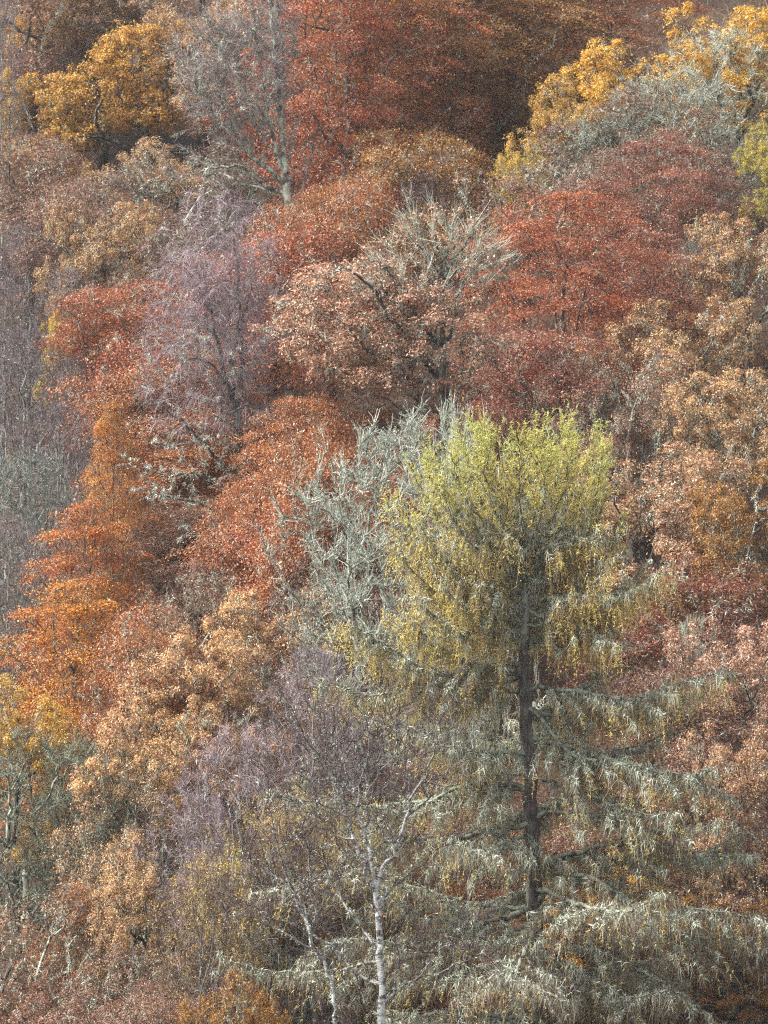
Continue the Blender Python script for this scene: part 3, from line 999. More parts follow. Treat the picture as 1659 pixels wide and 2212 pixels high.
def FAN(P):
    """the bare lichened top of the pinkish oak"""
    return (P[:, 0] > -.9) & (P[:, 2] > P[:, 2].max() - 4.4) & (P[:, 1] < 1.2)
traced_tree('oak_tree', 'pinkish brown oak with dark crooked limbs and a fan of pale lichened branches on top', 850, 139.0, Z2,
    [(1420, 2000), (1415, 1750), (1410, 1450), (1400, 1330)],
    [([(1410,1600),(1330,1540),(1300,1480),(1270,1400),(1190,1350),(1180,1280),(1210,1200),(1130,1190),(1080,1150),(980,1110),(920,1050),(890,960),(880,870),(770,830),(740,700),(620,590),(500,570)], .19, .03, -2.6),
     ([(1400,1330),(1370,1250),(1300,1180),(1190,1090),(1080,780),(1000,680),(800,490)], .12, .02, -.6),
     ([(1400,1300),(1390,1200),(1420,1080),(1440,950),(1400,720),(1410,560),(1440,430),(1500,190),(1540,60)], .12, .03, -.3),
     ([(1420,1290),(1510,1080),(1520,920),(1540,800),(1640,600),(1700,520)], .09, .02, -.5),
     ([(1400,600),(1260,490),(1200,380),(1100,270)], .07, .02, -.5),
     ([(1270,500),(1240,380),(1220,250),(1150,170),(1110,70)], .06, .02, .2),
     ([(1400,700),(1480,640),(1560,560),(1659,480),(1780,400)], .06, .02, -.4),
     ([(1420,620),(1520,450),(1640,280),(1700,160)], .06, .02, .3),
     ([(1410,560),(1360,420),(1330,250)], .05, .02, .4),
     ([(1400,1650),(1260,1620),(1150,1560),(950,1540),(700,1560)], .08, .02, -2),
     ([(770,830),(830,760),(830,640)], .05, .02, -.3)],
    [(755, 700, 3.2, 2.4, 2.6, 350), (900, 760, 3.7, 2.4, 2.6, 290), (940, 575, 3.1, 1.6, 2.2, 110)], 120,
    leaf='pinktan', nleaf=42000, size=.115, sigma=.42, twigs=3000, twig='twig_brown', nl=20000, r=.24,
    lw=lambda P: np.where(FAN(P), 1.2, .7), keep=lambda P: np.where(FAN(P), .6, 1.0), fan=lambda P: FAN(P))

traced_tree('oak_tree', 'golden oak with a black bent limb showing in its left half', 300, -500, Z1,
    [(640, 900), (620, 760), (600, 680)],
    [([(600,680),(560,655),(520,630),(460,590),(410,545),(405,500),(440,430)], .22, .06, -3.6),
     ([(600,680),(640,560),(690,430),(730,300),(725,200)], .16, .03, -2.0),
     ([(460,590),(380,580),(300,590)], .08, .03, -.4),
     ([(690,430),(790,500),(780,440)], .1, .03, -.6)],
    [(205, 215, 3.0, 2.4, 2.2, 180), (300, 125, 2.9, 2.4, 1.9, 160), (150, 300, 2.3, 2.0, 1.5, 100), (330, 240, 2.2, 2.0, 1.6, 100), (440, 85, 2.2, 2.0, 1.2, 90), (100, 350, 1.6, 1.6, 1.0, 50), (130, 200, 1.5, 1.5, 1.2, 50)], 60,
    leaf='ochre', nleaf=42000, size=.13, sigma=.46, nl=2500, r=.3, twigs=1200)

traced_tree('ash_tree', 'tall bare grey tree with straight trunk and limbs fanning to the left', 622, -880, Z1,
    [(1250, 1000), (1240, 880), (1230, 780), (1220, 650), (1210, 500), (1195, 350)],
    [([(1195,350),(1180,200),(1160,0),(1150,-80)], .12, .03, .3),
     ([(1195,400),(1200,200),(1190,50),(1210,-60)], .1, .03, .6),
     ([(1225,760),(1190,620),(1150,500),(1150,380),(1110,200),(1080,0)], .12, .02, -.5),
     ([(1225,790),(1100,680),(1000,580),(920,500),(850,370),(830,330)], .13, .03, -.8),
     ([(1100,680),(1020,560),(960,420),(940,330)], .08, .02, .5),
     ([(1180,830),(1100,770),(1050,710),(950,710),(850,745),(780,760)], .1, .02, -1.2),
     ([(1220,700),(1130,600),(1080,500),(1050,400),(1020,250)], .1, .02, .6),
     ([(1240,840),(1160,820),(1040,790),(900,720),(800,640)], .08, .02, .9),
     ([(1250,900),(1330,760),(1350,620)], .05, .02, .3),
     ([(1250,700),(1270,560),(1300,480)], .05, .02, -.3)],
    [(510, 170, 2.9, 2.2, 3.6, 260), (440, 110, 1.8, 1.6, 2.0, 90), (590, 60, 1.2, 1.4, 2.6, 90)], 260,
    bark='bark_lichen', twigs=13000, twig='twig_mauve', tw=(.75, .013, .3), nl=15000, lich='lichen_mid', r=.22)

# ---- the larch
def larch(u0=1150, d=107.0, vs=lambda v: v, main=True, label='tall old larch with a flat yellow green top and lichen hung lower branches', amt=1.0, gold=0.0):
    zb = float(terrain((u0 - CU) / FU * d, d))
    f, x0 = tracer(u0, d, zb)
    sk = Skel()
    NAR = .96
    tp = [f(u0 + (u - 1150) * 1.0, vs(v)) for u, v in [(1172, 2300), (1168, 2212), (1160, 2100), (1155, 1950), (1150, 1800), (1143, 1650), (1134, 1560), (1130, 1450), (1134, 1330), (1128, 1200), (1130, 1080), (1128, 990)]]
    sk.chain([(.3, 0, -1.5)] + tp, 0, .23, .03, attach=False, wob=.015)
    ztop = f(0, vs(935))[2]
    zz = lambda v: f(0, vs(v))[2]
    lim = 1
    # envelope radius against depth under the top, left and right of the photograph
    prof_v = [930, 960, 1000, 1090, 1200, 1300, 1400, 1500, 1650, 1800, 1950, 2150, 2400]
    prof_l = [1.2, 1.5, 2.8, 3.8, 4.2, 4.4, 5.6, 6.4, 7.6, 8.6, 9.6, 10.0, 9.5]
    prof_r = [1.5, 2.1, 2.5, 2.6, 2.9, 4.2, 4.0, 5.4, 6.6, 7.0, 8.6, 9.0, 9.0]
    SK = 1.0
    def bez(P0, P1, P2, P3, n=14):
        t = np.linspace(0, 1, n)[:, None]
        return (1 - t) ** 3 * P0 + 3 * (1 - t) ** 2 * t * P1 + 3 * (1 - t) * t * t * P2 + t ** 3 * P3
    A0 = np.array(sk.P)
    def axis(z):
        return np.array([np.interp(z, A0[:, 2], A0[:, 0]), 0.0])
    spec = []
    n1 = 50
    for k in range(n1):                       # the dome: branches that climb to its skin
        v = 945 + (1270 - 945) * ((k + .5) / n1) ** 1.4
        spec.append((v, 2.399963 * k + .4, 3.2 - 1.4 * k / n1, 1))
    n2 = 40
    for k in range(n2):                       # the middle and the skirt: branches that sag and lift at the tip
        v = 1290 + (2420 - 1290) * ((k + .5) / n2)
        spec.append((v, 2.399963 * k + 1.1, 0.9 - .8 * k / n2, 0))
    branches = []
    for v, a, rise, top in spec:
        if math.sin(a) < -.75 and 1030 < v < 1700:        # few limbs stand straight out towards the valley
            a += 1.1 if math.cos(a) > 0 else -1.1
        ca, sa = math.cos(a), math.sin(a)
        wl = .5 - .5 * ca
        R = (NAR if v < 1400 else 1.0) * (np.interp(v, prof_v, prof_l) * wl + np.interp(v, prof_v, prof_r) * (1 - wl)) * (rng.uniform(.82, 1.08) if top else rng.uniform(.45, 1.1))
        if not top:
            rise += rng.normal(0, .9)
        zt = zz(v)
        ax = axis(min(zt - rise, ztop - 1))
        P0 = np.array([ax[0], 0, zt - rise])
        out = np.array([ca, sa, 0])
        P3 = np.array([ax[0], 0, zt]) + out * R
        if top:
            P1 = P0 + out * R * .45 + np.array([0, 0, rise * .15])
            P2 = P3 - out * R * .10 - np.array([0, 0, max(.6, rise * .5)])
        else:
            P1 = P0 + out * R * .4 + np.array([0, 0, -.02 * R])
            P2 = P3 - out * R * .28 - np.array([0, 0, .16 * R])
        branches.append((bez(P0, P1, P2, P3), .045 + .011 * R if top else .05 + .010 * R, top))
    # branches one can follow in the photograph
    tr = [
     ([(1130,1455),(1090,1440),(1010,1450),(960,1470),(900,1440),(850,1400),(790,1370),(740,1340)], -2.2, .10),
     ([(1128,1400),(1080,1360),(1010,1370),(960,1350),(920,1310),(890,1290)], -2.6, .07),
     ([(1128,1230),(1060,1270),(1000,1260),(960,1230),(930,1170),(905,1130)], -2.2, .07),
     ([(1135,1160),(1180,1180),(1260,1170),(1300,1150)], -2.0, .06),
     ([(1130,1090),(1085,1150),(1040,1130),(1000,1080),(985,1020),(975,980)], -2.2, .05),
     ([(1140,1290),(1200,1290),(1290,1280),(1350,1290),(1400,1260),(1430,1225)], -2.4, .08),
     ([(1140,1330),(1200,1330),(1250,1350),(1300,1380),(1330,1385)], -2.2, .07),
     ([(1135,1480),(1200,1490),(1300,1500),(1370,1520),(1450,1480),(1560,1450)], -2.0, .10),
     ([(1140,1520),(1190,1580),(1230,1640),(1300,1640),(1400,1660),(1500,1690),(1580,1720)], -2.4, .11),
     ([(1145,1700),(1060,1690),(980,1700),(880,1760),(780,1740),(700,1710),(630,1670)], -2.5, .12),
     ([(1150,1780),(1050,1790),(960,1830),(860,1800),(740,1880),(560,1930)], -2.0, .12),
     ([(1150,1760),(1240,1750),(1330,1770),(1420,1800),(1480,1790),(1560,1770)], -3.0, .11),
     ([(1155,1880),(1210,1850),(1290,1830),(1400,1810),(1520,1850),(1640,1850)], -1.5, .12),
     ([(1160,1940),(1240,1880),(1320,1920),(1400,1980),(1520,1960),(1659,1990)], -3.2, .12),
     ([(1155,1960),(1060,1990),(960,2030),(880,2050),(760,2020),(640,2080)], -2.6, .12),
     ([(1160,2060),(1260,2040),(1350,2080),(1430,2120),(1540,2200)], -2.5, .12),
     ([(1165,2110),(1240,2100),(1330,2140),(1400,2220)], -3.2, .11),
     ([(1165,2200),(1080,2200),(980,2180),(860,2200),(740,2240)], -2.5, .12)]
    for p, dy, r0 in (tr if main else []):
        q = np.array([f(p[i][0], p[i][1], dy * (i / (len(p) - 1)) ** .8) for i in range(len(p))])
        branches.append((q, r0, 0))
    lat = []
    for B, r0, top in branches:
        sk.chain(B, lim, r0 * (.6 if top else .78), .010, attach=True, step=.4, wob=.03)
        L = np.linalg.norm(np.diff(B, axis=0), axis=1).sum()
        nl = int(L * (2.6 if top else 4.0))
        base = len(sk.P)
        own = [i for i in range(len(sk.P)) if sk.lid[i] == lim]
        for j in range(nl):
            s = (.18 if top else .06) + .9 * (j + rng.random()) / nl
            node = own[min(len(own) - 1, int(s * len(own)))]
            p0 = sk.P[node]
            nx_ = own[min(len(own) - 1, int(s * len(own)) + 1)]
            pv = own[max(0, int(s * len(own)) - 2)]
            tdir = unit(sk.P[nx_] - sk.P[pv] + 1e-6)
            sd = unit(np.cross(tdir, [0, 0, 1.0])) * (1 if j % 2 else -1)
            ll = rng.uniform(.5, 1.0) * ((.24 if top else .34) * L * (1.15 - s) + .5)
            if top:
                dd = unit(tdir * .8 + sd * .6 + np.array([0, 0, .35]))
                q = [p0, p0 + dd * ll * .5, p0 + dd * ll + np.array([0, 0, .25 * ll])]
            else:
                dd = unit(tdir * .6 + sd * .8 + rng.normal(0, .15, 3))
                q = [p0, p0 + dd * ll * .5 + np.array([0, 0, -.10 * ll]), p0 + dd * ll + np.array([0, 0, -.30 * ll + .1])]
            par = node
            for t in range(1, 5):
                a = t / 4
                x = np.array(q[0]) * (1 - a) ** 2 + 2 * a * (1 - a) * np.array(q[1]) + a * a * np.array(q[2]) + rng.normal(0, .03, 3)
                par = sk.add(x, par, lim, 0)
        lim += 1
    sk.finish(tip=.008, base=.3, jit=.05)
    o = empty('larch_tree', (x0, d, zb), label, 'tree')
    parts = skeleton_parts(sk, MAT['bark_larch'], max_limbs=90, min_nodes=6, sides_trunk=14)
    for n_, m_ in parts:
        if n_ == 'limb':
            m_.materials[0] = MAT['bark_larch_limb']
    parts = [('branch' if n == 'limb' else n, m) for n, m in parts]
    H = ztop
    P, par, r = sk.P, sk.par, sk.r
    z17, z14, z10 = zz(1330), zz(1480), zz(1800)
    cand = np.where((r < .06) & (par >= 0) & (P[:, 2] > 0))[0]
    rad = np.linalg.norm(P[:, :2], axis=1)
    # hanging shoots with needles
    Lc = np.linalg.norm(P[cand] - P[par[cand]], axis=1)
    hz = P[cand, 2]
    wz = SK * np.interp(hz, [z10 - 3, z10, z14, z17, zz(1150), H], [.12, .32, 1.1, 2.1, 1.5, 2.6])
    wr = np.clip(rad[cand] / 1.3 + (hz > zz(1060)) * .6, .12, 1.0)
    n = int(13000 * amt)
    def pick(n, wgt):
        node = cand[rng.choice(len(cand), n, p=wgt / wgt.sum())]
        t = rng.random((n, 1))
        return node, P[node] * t + P[par[node]] * (1 - t)
    node, p = pick(n, Lc * wz * wr)
    topness = np.clip((p[:, 2] - zz(1180)) / (H - zz(1180)), 0, 1)
    out = unit(p * np.array([1, 1, 0.]) + 1e-6)
    d_ = out * .35 + rng.normal(0, .35, (n, 3)) + np.array([0, 0, 1.]) * (np.minimum(topness * 6, 1.5) - .9)[:, None]
    drp = np.where(topness > .12, -.3, 1.8)
    V, F, T, pts = strands(p, d_, rng.uniform(.35, 1.25, n) * np.where(topness > .12, .55, 1.0), .014, .006, 4, drp, .12, rng.random(len(P))[node], 0, H)
    parts.append(('twigs', mesh_np('twigs', V, F, MAT['twig_brown'], T, False)))
    Q = np.stack(pts, 1)
    m = int((150000 if main else 90000) * amt)
    k = rng.integers(0, n, m); s = rng.integers(0, 4, m); t = rng.random((m, 1))
    q = Q[k, s] * t + Q[k, s + 1] * (1 - t)
    ax_ = unit(Q[k, s + 1] - Q[k, s])
    V, F, T, _ = strands(q, rng.normal(0, .8, (m, 3)) + ax_ * .7, .11 * rng.uniform(.6, 1.3, m), .022, .006, 1, 0, .1, rng.random(n)[k], 0, 1)
    # third number: greenness, high and far out in the dome
    g = np.clip((q[:, 2] - zz(1260)) / (H - zz(1260)), 0, 1) * .75 + np.clip((np.linalg.norm(q[:, :2], axis=1) - 1.5) / 5, 0, .25)
    T[:, 2] = np.repeat(np.clip(g - gold + rng.normal(0, .06, m), 0, 1), 3)
    parts.append(('needles', mesh_np('needles', V, F, MAT['needle'], T, False)))
    # lichen: along limbs and as hanging beards, thickest low and near the trunk
    wl_ = np.interp(hz, [0, z10, z14, z17, zz(1150), H], [.6, .8, 1.1, .8, .35, 0.02]) * np.interp(rad[cand], [0, 1, 3, 8], [1.2, 1.5, 1.0, .7]) * rng.gamma(.8, 1, len(cand)) * np.where(r[cand] > .014, 2.0, 1.0)
    n = int(130000 * amt)
    node, p = pick(n, Lc * wl_)
    oo = unit(rng.normal(0, 1, (n, 3)))
    V1, F1, T1, _ = strands(p + oo * (r[node][:, None] + .02), oo, .14 * rng.uniform(.4, 1.6, n), .034, .012, 1, .6, .3, rng.random(len(P))[node], 0, H)
    n = int(95000 * amt)
    node, p = pick(n, Lc * wl_)
    p = p + rng.normal(0, .05, (n, 3))
    V2, F2, T2, _ = strands(p, rng.normal(0, .5, (n, 3)) + np.array([0, 0, -.6]), .30 * rng.uniform(.2, 1.8, n), .020, .008, 1, 1.4, .2, rng.random(len(P))[node], 0, H)
    n = int(5000 * amt)                              # tufts down the stem
    tz = rng.uniform(2, ztop - 2, n); ta = rng.uniform(0, 6.283, n)
    tc_ = np.stack([np.interp(tz, A0[:, 2], A0[:, 0]) + np.cos(ta) * .13, np.sin(ta) * .13, tz], 1)
    V3, F3, T3, _ = strands(tc_, np.stack([np.cos(ta), np.sin(ta), rng.normal(-.4, .5, n)], 1), .12 * rng.uniform(.3, 1.6, n), .03, .012, 1, .5, .3, rng.random(n), 0, H)
    V, F, T = join([(V1, F1, T1), (V2, F2, T2), (V3, F3, T3)])
    parts.append(('lichen', mesh_np('lichen', V, F, MAT['lichen_larch'], T, False)))
    # bare hanging twigs of the skirt
    n = int(30000 * amt)
    node, p = pick(n, Lc * np.interp(hz, [0, z14, z17, H], [1.0, 1.0, .5, .2]))
    V, F, T, _ = strands(p, rng.normal(0, .6, (n, 3)) + np.array([0, 0, -.3]), rng.uniform(.3, 1.2, n), .013, .006, 2, 1.4, .2, None, 0, H)
    parts.append(('twigs', mesh_np('twigs', V, F, MAT['twig_brown'], T, False)))
    # cones
    n = int(2600 * amt)
    node, p = pick(n, Lc * np.interp(hz, [0, z14, z17, zz(1100), H], [.2, .6, 1.4, 1, .2]))
    s_ = .032
    oc = np.array([(1, 0, 0), (-1, 0, 0), (0, 1, 0), (0, -1, 0), (0, 0, 1.3), (0, 0, -1.3)]) * s_
    V = (p[:, None] + rng.normal(0, .12, (n, 1, 3)) + oc[None]).reshape(-1, 3)
    fc = np.array([(0, 2, 4), (2, 1, 4), (1, 3, 4), (3, 0, 4), (2, 0, 5), (1, 2, 5), (3, 1, 5), (0, 3, 5)])
    F = (np.arange(n)[:, None, None] * 6 + fc[None]).reshape(-1, 3)
    parts.append(('cones', mesh_np('cones', V, F, MAT['cone'], np.repeat(rng.random((n, 3)), 6, 0), False)))
    hang(o, parts, {})
larch()
larch(700, 113.0, lambda v: 1760 + (v - 935) * .72, False, 'smaller golden brown larch behind the front birch', .4, .75)

# ------------------------------------------------------------------ the wood
# (name, prototype, u, v of the top, width, height m, options, label)
T = [
 # beyond the ridge, top of the picture
 ('beech_tree','beech3',1020,-400,420,15,dict(leaf='rust',d=236),'brown beech at the top edge standing highest on the far slope'),
 ('beech_tree','beech1',1260,-400,420,15,dict(leaf='brownwall',d=238),'brown beech at the top edge behind the golden ridge oaks'),
 ('beech_tree','beech2',1500,-400,400,15,dict(leaf='rust',d=236),'rusty beech at the top edge behind the oak in the top right corner'),
 ('beech_tree','beech2', 800,-400,420,15,dict(leaf='rust',d=232),'rusty beech at the top edge behind the red beeches'),
 ('beech_tree','great1', 740,-170,400,19,dict(leaf='redrust',d=190),'big red beech right of the tall bare grey tree'),
 ('beech_tree','great2', 985,-190,460,19,dict(leaf='olivegold',d=197),'huge brown and olive gold beech in the middle of the far slope'),
 ('beech_tree','great1',1250,-120,420,19,dict(leaf='rust',d=204),'big rusty beech at the top edge left of the golden ridge oaks'),
 ('beech_tree','great2', 870,-60,420,17,dict(leaf='redrust',d=205),'big rust red beech filling the far slope between the red and the olive gold beeches'),
 ('beech_tree','great1',1110,-40,420,17,dict(leaf='olivegold',d=203),'big golden brown beech on the far slope behind the olive gold one'),
 ('beech_tree','beech3', 880,210,260,12,dict(leaf='olivegold',d=172),'olive gold beech low on the far slope above the mauve birch'),
 ('beech_tree','beech1', 720,290,240,12,dict(leaf='rust',d=166),'rusty orange beech low on the far slope right of the bare trunk foot'),
 ('oak_tree','oak1', 430,-230,260,13,dict(leaf='brownwall',d=216),'brown oak at the top edge behind the tall bare grey tree'),
 ('oak_tree','oak2', 230,-230,280,13,dict(leaf='tan',d=214),'tan oak at the top edge behind the brown oak with dark limbs'),
 ('beech_tree','beech1', 60,-230,280,13,dict(leaf='brownred',d=212),'brown red beech in the top left corner behind the violet birch'),
 ('oak_tree','oak1', 330,285,240,11,dict(leaf='tan'),'tan oak filling the hollow under the golden oak'),
 ('lichen_tree','lichen2',1440,150,250,11,dict(lich='lichen_mid'),'grey lichened bare tree on the right ridge beside the burgundy oak'),
 ('lichen_tree','lichen1',1290,240,240,10,dict(lich='lichen_mid'),'low grey lichened tree behind the red beeches right of the small yellow oak'),
 ('beech_tree','beech3', 430,1040,260,10,dict(leaf='brownred',d=DV + 4),'brown beech close behind the foot of the purple veiled birch'),
 ('birch_tree','haze1', 5,-60,120,13,dict(twig='twig_violetgrey_shade',d=196),'far hazy violet birch in the top left corner'),
 ('beech_tree','beech3', 20,60,170,12,dict(leaf='darkred'),'dark red beech at the left edge below the top left corner'),
 ('oak_tree','oak2', 135,-40,270,12,dict(leaf='brightgold'),'pale gold oak near the top left corner'),
 ('oak_tree','oak3', 70,115,190,11,dict(leaf='gold'),'small pale gold oak at the left edge below the top left corner oak'),
 ('oak_tree','sparse1', 330,-70,330,14,dict(leaf='brownred',bark='bark_dark'),'brown oak with dark bare limbs at the top edge above the golden oak'),
 ('oak_tree','oak1', 500,-60,240,14,dict(leaf='tan'),'tan oak at the top edge behind the tall bare grey tree'),
 # left side going down
 ('beech_tree','beech2', 60,230,260,13,dict(leaf='brownred'),'brown red beech left of and below the golden oak'),
 ('beech_tree','beech1', 200,310,250,13,dict(leaf='brownred'),'brown beech right under the golden oak'),
 ('oak_tree','sparse2', 420,270,330,13,dict(leaf='mauve'),'mauve brown half bare oak in front of the bare grey tree limbs'),
 ('oak_tree','oak2', 230,385,200,13,dict(leaf='tan',),'tan and orange oak below the mauve brown oak on the left'),
 ('birch_tree','haze2', 60,480,300,10,dict(twig='twig_violetgrey_shade'),'shade-coloured violet bare birch at the left edge halfway up'),
 ('birch_tree','birch1', 150,570,170,10,dict(twig='twig_violetgrey_shade'),'shade-coloured bare birch right of the violet birch at the left edge'),
 ('oak_tree','oak3', 130,635,110,9,dict(leaf='lemon'),'small yellow oak among the violet birches at the left edge'),
 ('beech_tree','beech3', 290,540,270,13,dict(leaf='redrust'),'red beech left of the purple veiled birch'),
 ('beech_tree','beech1', 600,400,290,13,dict(leaf='redrust'),'red orange beech behind the top of the purple veiled birch'),
 ('oak_tree','sparse3', 350,430,220,12,dict(leaf='brownred'),'lichened half bare oak behind the purple veiled birch on its left'),
 ('birch_tree','haze1', 50,700,320,10,dict(twig='twig_violetgrey_shade'),'grey violet bare birch at the left edge below the small yellow oak'),
 ('birch_tree','haze2', 130,870,290,10,dict(twig='twig_violetgrey_shade'),'grey violet birch left of the orange beech column'),
 ('birch_tree','birch1', 10,590,220,10,dict(twig='twig_violetgrey_shade'),'violet bare birch cut by the left frame edge above the small yellow oak'),
 ('birch_tree','birch1', 165,760,160,9,dict(twig='twig_violetgrey_shade'),'violet birch between the red beech and the slender orange beech'),
 ('lichen_tree','lichen1', 40,960,240,11,dict(lich='lichen_grey'),'grey lichened bare tree at the left edge beside the grey violet birches'),
 ('birch_tree','haze1', 20,1110,230,10,dict(twig='twig_violetgrey_shade'),'shade-coloured bare birch at the left edge left of the orange beech'),
 ('beech_tree','cone1', 240,865,170,12,dict(leaf='orange'),'slender bright orange beech beside the purple veiled birch'),
 ('beech_tree','cone1', 190,1080,270,12,dict(leaf='orangered'),'broad orange red beech below the slender orange one'),
 ('beech_tree','cone1', 160,1250,330,11,dict(leaf='orange'),'broad golden orange beech low on the left side'),
 ('beech_tree','beech2', 330,1230,240,12,dict(leaf='rust'),'rusty beech right of the broad golden orange beech'),
 ('oak_tree','oak1', 40,1430,230,11,dict(leaf='gold'),'gold brown oak at the left edge above the grey lichened tree'),
 # middle
 ('beech_tree','beech1', 410,690,300,13,dict(leaf='rust',d=DV + 10),'rusty beech behind the trunk of the purple veiled birch'),
 ('beech_tree','beech3', 400,900,300,12,dict(leaf='rust',d=DV + 8),'rusty beech under the left limbs of the purple veiled birch'),
 ('beech_tree','great2', 680,840,350,14,dict(leaf='rust'),'rust brown beech right of the purple veiled birch trunk'),
 ('beech_tree','beech2', 680,880,290,11,dict(leaf='rust',d=141),'rust beech filling the gap left of the crooked dark oak limbs'),
 ('beech_tree','beech1', 730,790,290,11,dict(leaf='rust',d=136),'rust brown beech under the left side of the oak with the pale lichened fan'),
 ('beech_tree','beech3', 640,1010,230,12,dict(leaf='redrust'),'red brown beech between the birch trunk foot and the lichened tree'),
 ('oak_tree','sparse1', 420,1170,260,11,dict(leaf='brownred'),'half bare lichened oak at the foot of the purple veiled birch'),
 ('oak_tree','oak2', 600,1215,220,11,dict(leaf='peach'),'peach coloured oak left of the big larch'),
 ('birch_tree','haze2', 950,325,250,12,dict(twig='twig_purple'),'mauve birch on the ridge above the oak with the pale lichened fan'),
 ('oak_tree','oak3',1125,275,170,11,dict(leaf='lemon'),'small yellow oak on the ridge beside the mauve birch'),
 ('oak_tree','oak1',1230,145,190,12,dict(leaf='gold'),'pale yellow oak on the ridge above the small yellow one'),
 ('oak_tree','oak2',1390, 40,240,13,dict(leaf='brightgold'),'orange gold oak on the ridge below the top edge'),
 ('oak_tree','oak3',1580,-40,260,13,dict(leaf='brightgold'),'golden oak in the top right corner'),
 ('lichen_tree','lichen2',1560, 60,280,11,dict(lich='lichen'),'pale lichened bare tree in front of the golden top right oak'),
 ('oak_tree','sparse3',1400,140,330,12,dict(leaf='brownred'),'burgundy half bare oak with lichened branches under the orange gold oak'),
 ('oak_tree','sparse2',1230,290,330,12,dict(leaf='brownred'),'brownish half bare oak right of the small yellow ridge oak'),
 ('oak_tree','oak1',1660,245,160,9,dict(leaf='yellowgreen'),'yellow green small oak at the right edge'),
 ('beech_tree','great1',1440,290,340,14,dict(leaf='darkred'),'dark red beech left of the yellow green oak at the right edge'),
 ('beech_tree','great2',1230,400,390,15,dict(leaf='redrust'),'red beech right of the oak with the pale lichened fan'),
 ('beech_tree','beech3',1390,470,270,12,dict(leaf='darkred'),'dark red beech behind the tan oaks on the right'),
 ('oak_tree','oak2',1620,400,240,13,dict(leaf='tan'),'tan oak at the right edge below the yellow green one'),
 ('lichen_tree','lichen1',1490,500,150,10,dict(lich='lichen'),'small pale lichened tree left of the tan oak at the right edge'),
 ('oak_tree','oak3',1470,590,290,12,dict(leaf='tan'),'tan oak with gold leaves below the small pale lichened tree'),
 ('beech_tree','beech3',1170,640,300,12,dict(leaf='darkred'),'dark red beech above the larch top'),
 ('beech_tree','beech1',1050,790,280,11,dict(leaf='darkred'),'dark red beech just behind the larch top on the left'),
 ('lichen_tree','lichen3',1230,770,190,10,dict(lich='lichen'),'grey green lichened tree between the dark red beech and the copper oak'),
 ('oak_tree','sparse3',1350,710,250,12,dict(leaf='pinktan'),'pinkish copper oak above and right of the larch top'),
 ('oak_tree','oak2',1600,740,260,12,dict(leaf='tan'),'tan oak at the right edge above the broad copper oak'),
 ('oak_tree','oak3',1430,890,330,12,dict(leaf='copper'),'broad copper oak right of the larch top'),
 ('oak_tree','oak1',1620,960,240,12,dict(leaf='olivegold',),'olive gold oak at the right edge beside the broad copper oak'),
 ('beech_tree','beech2',1500,1130,330,11,dict(leaf='darkred'),'dark red beech below the broad copper oak'),
 ('lichen_tree','lichen4', 860,880,380,12,dict(lich='lichen_mid',d=124),'pale grey green lichened tree left of the larch top'),
 ('lichen_tree','lichen2',1000,870,190,12,dict(lich='lichen',d=121),'pale lichened tree standing behind the larch top'),
 ('oak_tree','sparse2', 740,1150,330,11,dict(leaf='mauve',lich='lichen'),'half bare lichened oak under the pale grey green tree'),
 ('oak_tree','sparse3', 620,1370,260,10,dict(leaf='brownred'),'half bare brown oak left of the larch yellow side branch'),
 ('oak_tree','oak2', 430,1300,290,11,dict(leaf='peach'),'peach and gold oak right of the golden orange beech'),
 ('oak_tree','oak3', 330,1440,260,11,dict(leaf='peach'),'peach oak above the purple birch dome'),
 ('oak_tree','oak1', 480,1500,200,9,dict(leaf='copper'),'small copper oak touching the purple birch dome'),
 # right lower
 ('oak_tree','oak2',1600,1280,270,11,dict(leaf='pinktan'),'round pinkish oak at the right edge beside the larch'),
 ('lichen_tree','lichen3',1500,1330,130,9,dict(lich='lichen'),'small pale lichened tree left of the round pinkish oak'),
 ('beech_tree','beech3',1440,1370,300,11,dict(leaf='brownred'),'red brown beech behind the right side of the larch'),
 ('oak_tree','oak3',1610,1500,260,11,dict(leaf='copper'),'copper oak at the right edge below the round pinkish one'),
 ('beech_tree','beech1',1400,1600,300,11,dict(leaf='brownred',d=118),'brown beech seen through the right branches of the larch'),
 ('beech_tree','beech2',1590,1700,280,11,dict(leaf='brownred',d=116),'brown beech at the lower right edge'),
 ('oak_tree','oak1',1340,1790,330,10,dict(leaf='brightgold',d=115),'golden oak glowing through the lower right larch branches'),
 ('oak_tree','oak2',1580,1900,300,10,dict(leaf='olivegold',d=112),'olive gold oak in the lower right corner'),
 ('beech_tree','beech3', 990,1560,300,11,dict(leaf='brownred',d=119),'brown beech behind the larch trunk'),
 ('beech_tree','beech1',1000,1850,320,10,dict(leaf='brownwall',d=115),'golden brown beech behind the lower larch trunk'),
 ('beech_tree','beech2', 700,1640,280,11,dict(leaf='brownred',d=116),'brown red beech behind the front birch'),
 # lower left
 ('birch_tree','haze2', 680,1390,310,12,dict(twig='twig_purple'),'purple birch behind the yellow tips of the larch side branch'),
 ('birch_tree','haze1', 520,1550,390,12,dict(twig='twig_purple',d=113),'purple bare birch dome left of the front birch'),
 ('birch_tree','birch1', 440,1700,230,11,dict(twig='twig_purple'),'small purple bare birch at the lower left of the dome'),
 ('lichen_tree','lichen2', 80,1570,320,9,dict(lich='lichen_olive'),'grey lichened bare tree at the lower left edge'),
 ('lichen_tree','lichen3', 215,1600,230,9,dict(lich='lichen_olive'),'greenish lichened bare tree beside the grey one at the lower left'),
 ('oak_tree','sparse3', 280,1590,250,10,dict(leaf='tan'),'half bare tan oak between the greenish lichened tree and the purple dome'),
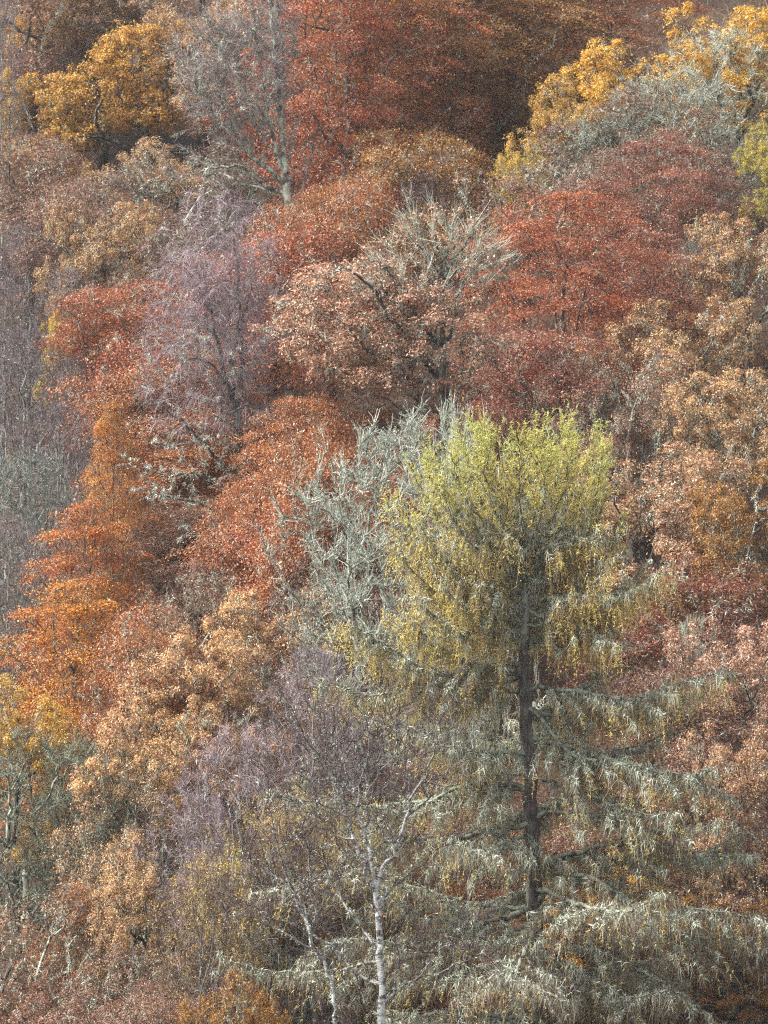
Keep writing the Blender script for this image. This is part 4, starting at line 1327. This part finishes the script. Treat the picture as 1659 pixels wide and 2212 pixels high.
 ('oak_tree','oak1', 300,1780,240,10,dict(leaf='tan'),'tan oak below the greenish lichened tree'),
 ('oak_tree','sparse2', 100,1850,290,10,dict(leaf='rust'),'half bare rusty oak at the lower left edge below the grey lichened tree'),
 ('oak_tree','sparse1', 240,1990,280,9,dict(leaf='brownred'),'half bare brown oak at the lower left'),
 ('beech_tree','beech3', 330,2060,240,9,dict(leaf='brownred'),'brown beech at the bottom edge left of the yellow dotted birch'),
 ('birch_tree','leafy1', 450,1840,260,11,dict(leaf='lemon'),'birch dotted with small yellow leaves below the purple dome'),
 ('oak_tree','oak2', 90,2080,300,9,dict(leaf='brownred'),'brown red oak in the lower left corner'),
 ('oak_tree','oak1', 520,2060,220,9,dict(leaf='olivegold',d=104),'olive gold oak behind the left stem of the front birch'),
]
_old = proto
def proto(key):
    if key.startswith('leafy') and key not in PROTO:
        sk = Skel()
        sk.chain([(0, 0, -1.5)] + [tuple(p) for p in lean_trunk(13, .8, .15)], 0, attach=False, step=.7)
        sk.grow(ascending_cloud(420, 3.2, 2.5, 12.8), .75)
        sk.finish(tip=.01, base=.15, jit=.07)
        parts = skeleton_parts(sk, MAT['bark_grey'], max_limbs=8)
        V, F, Ti, _ = twig_set(sk, 9000, .8, .014, .007, 1.2, zs=13)
        parts.append(('twigs', mesh_np('twigs', V, F, MAT['twig_brown'], Ti, False)))
        V, F, Ti = crown_leaves(sk, 6000, .085, 'oak', 13, .5)
        parts.append(('crown', mesh_np('crown', V, F, MAT['leaf_lemon'], Ti, False)))
        V, F, Ti = lichen_set(sk, 2000, H=13)
        parts.append(('lichen', mesh_np('lichen', V, F, MAT['lichen_grey'], Ti, False)))
        PROTO[key] = (parts, 3.2, 13)
    return _old(key)
for name, key, u, v, wpx, H, opt, label in T:
    tree(name, key, u, v, wpx, H, label, **opt)

# ------------------------------------------------------------------ air
def haze(density):
    x0, x1, y0, y1, z0, z1 = -70., 70., -3., 330., -60., 75.
    V = np.array([(x, y, z) for x in (x0, x1) for y in (y0, y1) for z in (z0, z1)])
    F = np.array([(0, 1, 3, 2), (4, 6, 7, 5), (0, 4, 5, 1), (2, 3, 7, 6), (0, 2, 6, 4), (1, 5, 7, 3)])
    m, N, L = new_mat('haze_air')
    v = N.new("ShaderNodeVolumePrincipled")
    v.inputs['Color'].default_value = (.86, .88, .92, 1)
    v.inputs['Density'].default_value = density
    o = N.new("ShaderNodeOutputMaterial"); L.new(v.outputs[0], o.inputs['Volume'])
    ob = bpy.data.objects.new('haze', mesh_np('haze', V, F, m, None, False)); C.objects.link(ob)
    ob['kind'] = 'stuff'; ob['label'] = 'thin autumn haze over the valley'; ob['category'] = 'haze'
HAZE = 0.00012
if HAZE:
    haze(HAZE)

if __name__ == "__main__":
    tot = {}
    for o in S.objects:
        if o.type == 'MESH':
            tot[o.data.name] = sum(len(p.vertices) - 2 for p in o.data.polygons[:1]) * len(o.data.polygons)
    TRIS = (sum(tot.values()), len(S.objects))
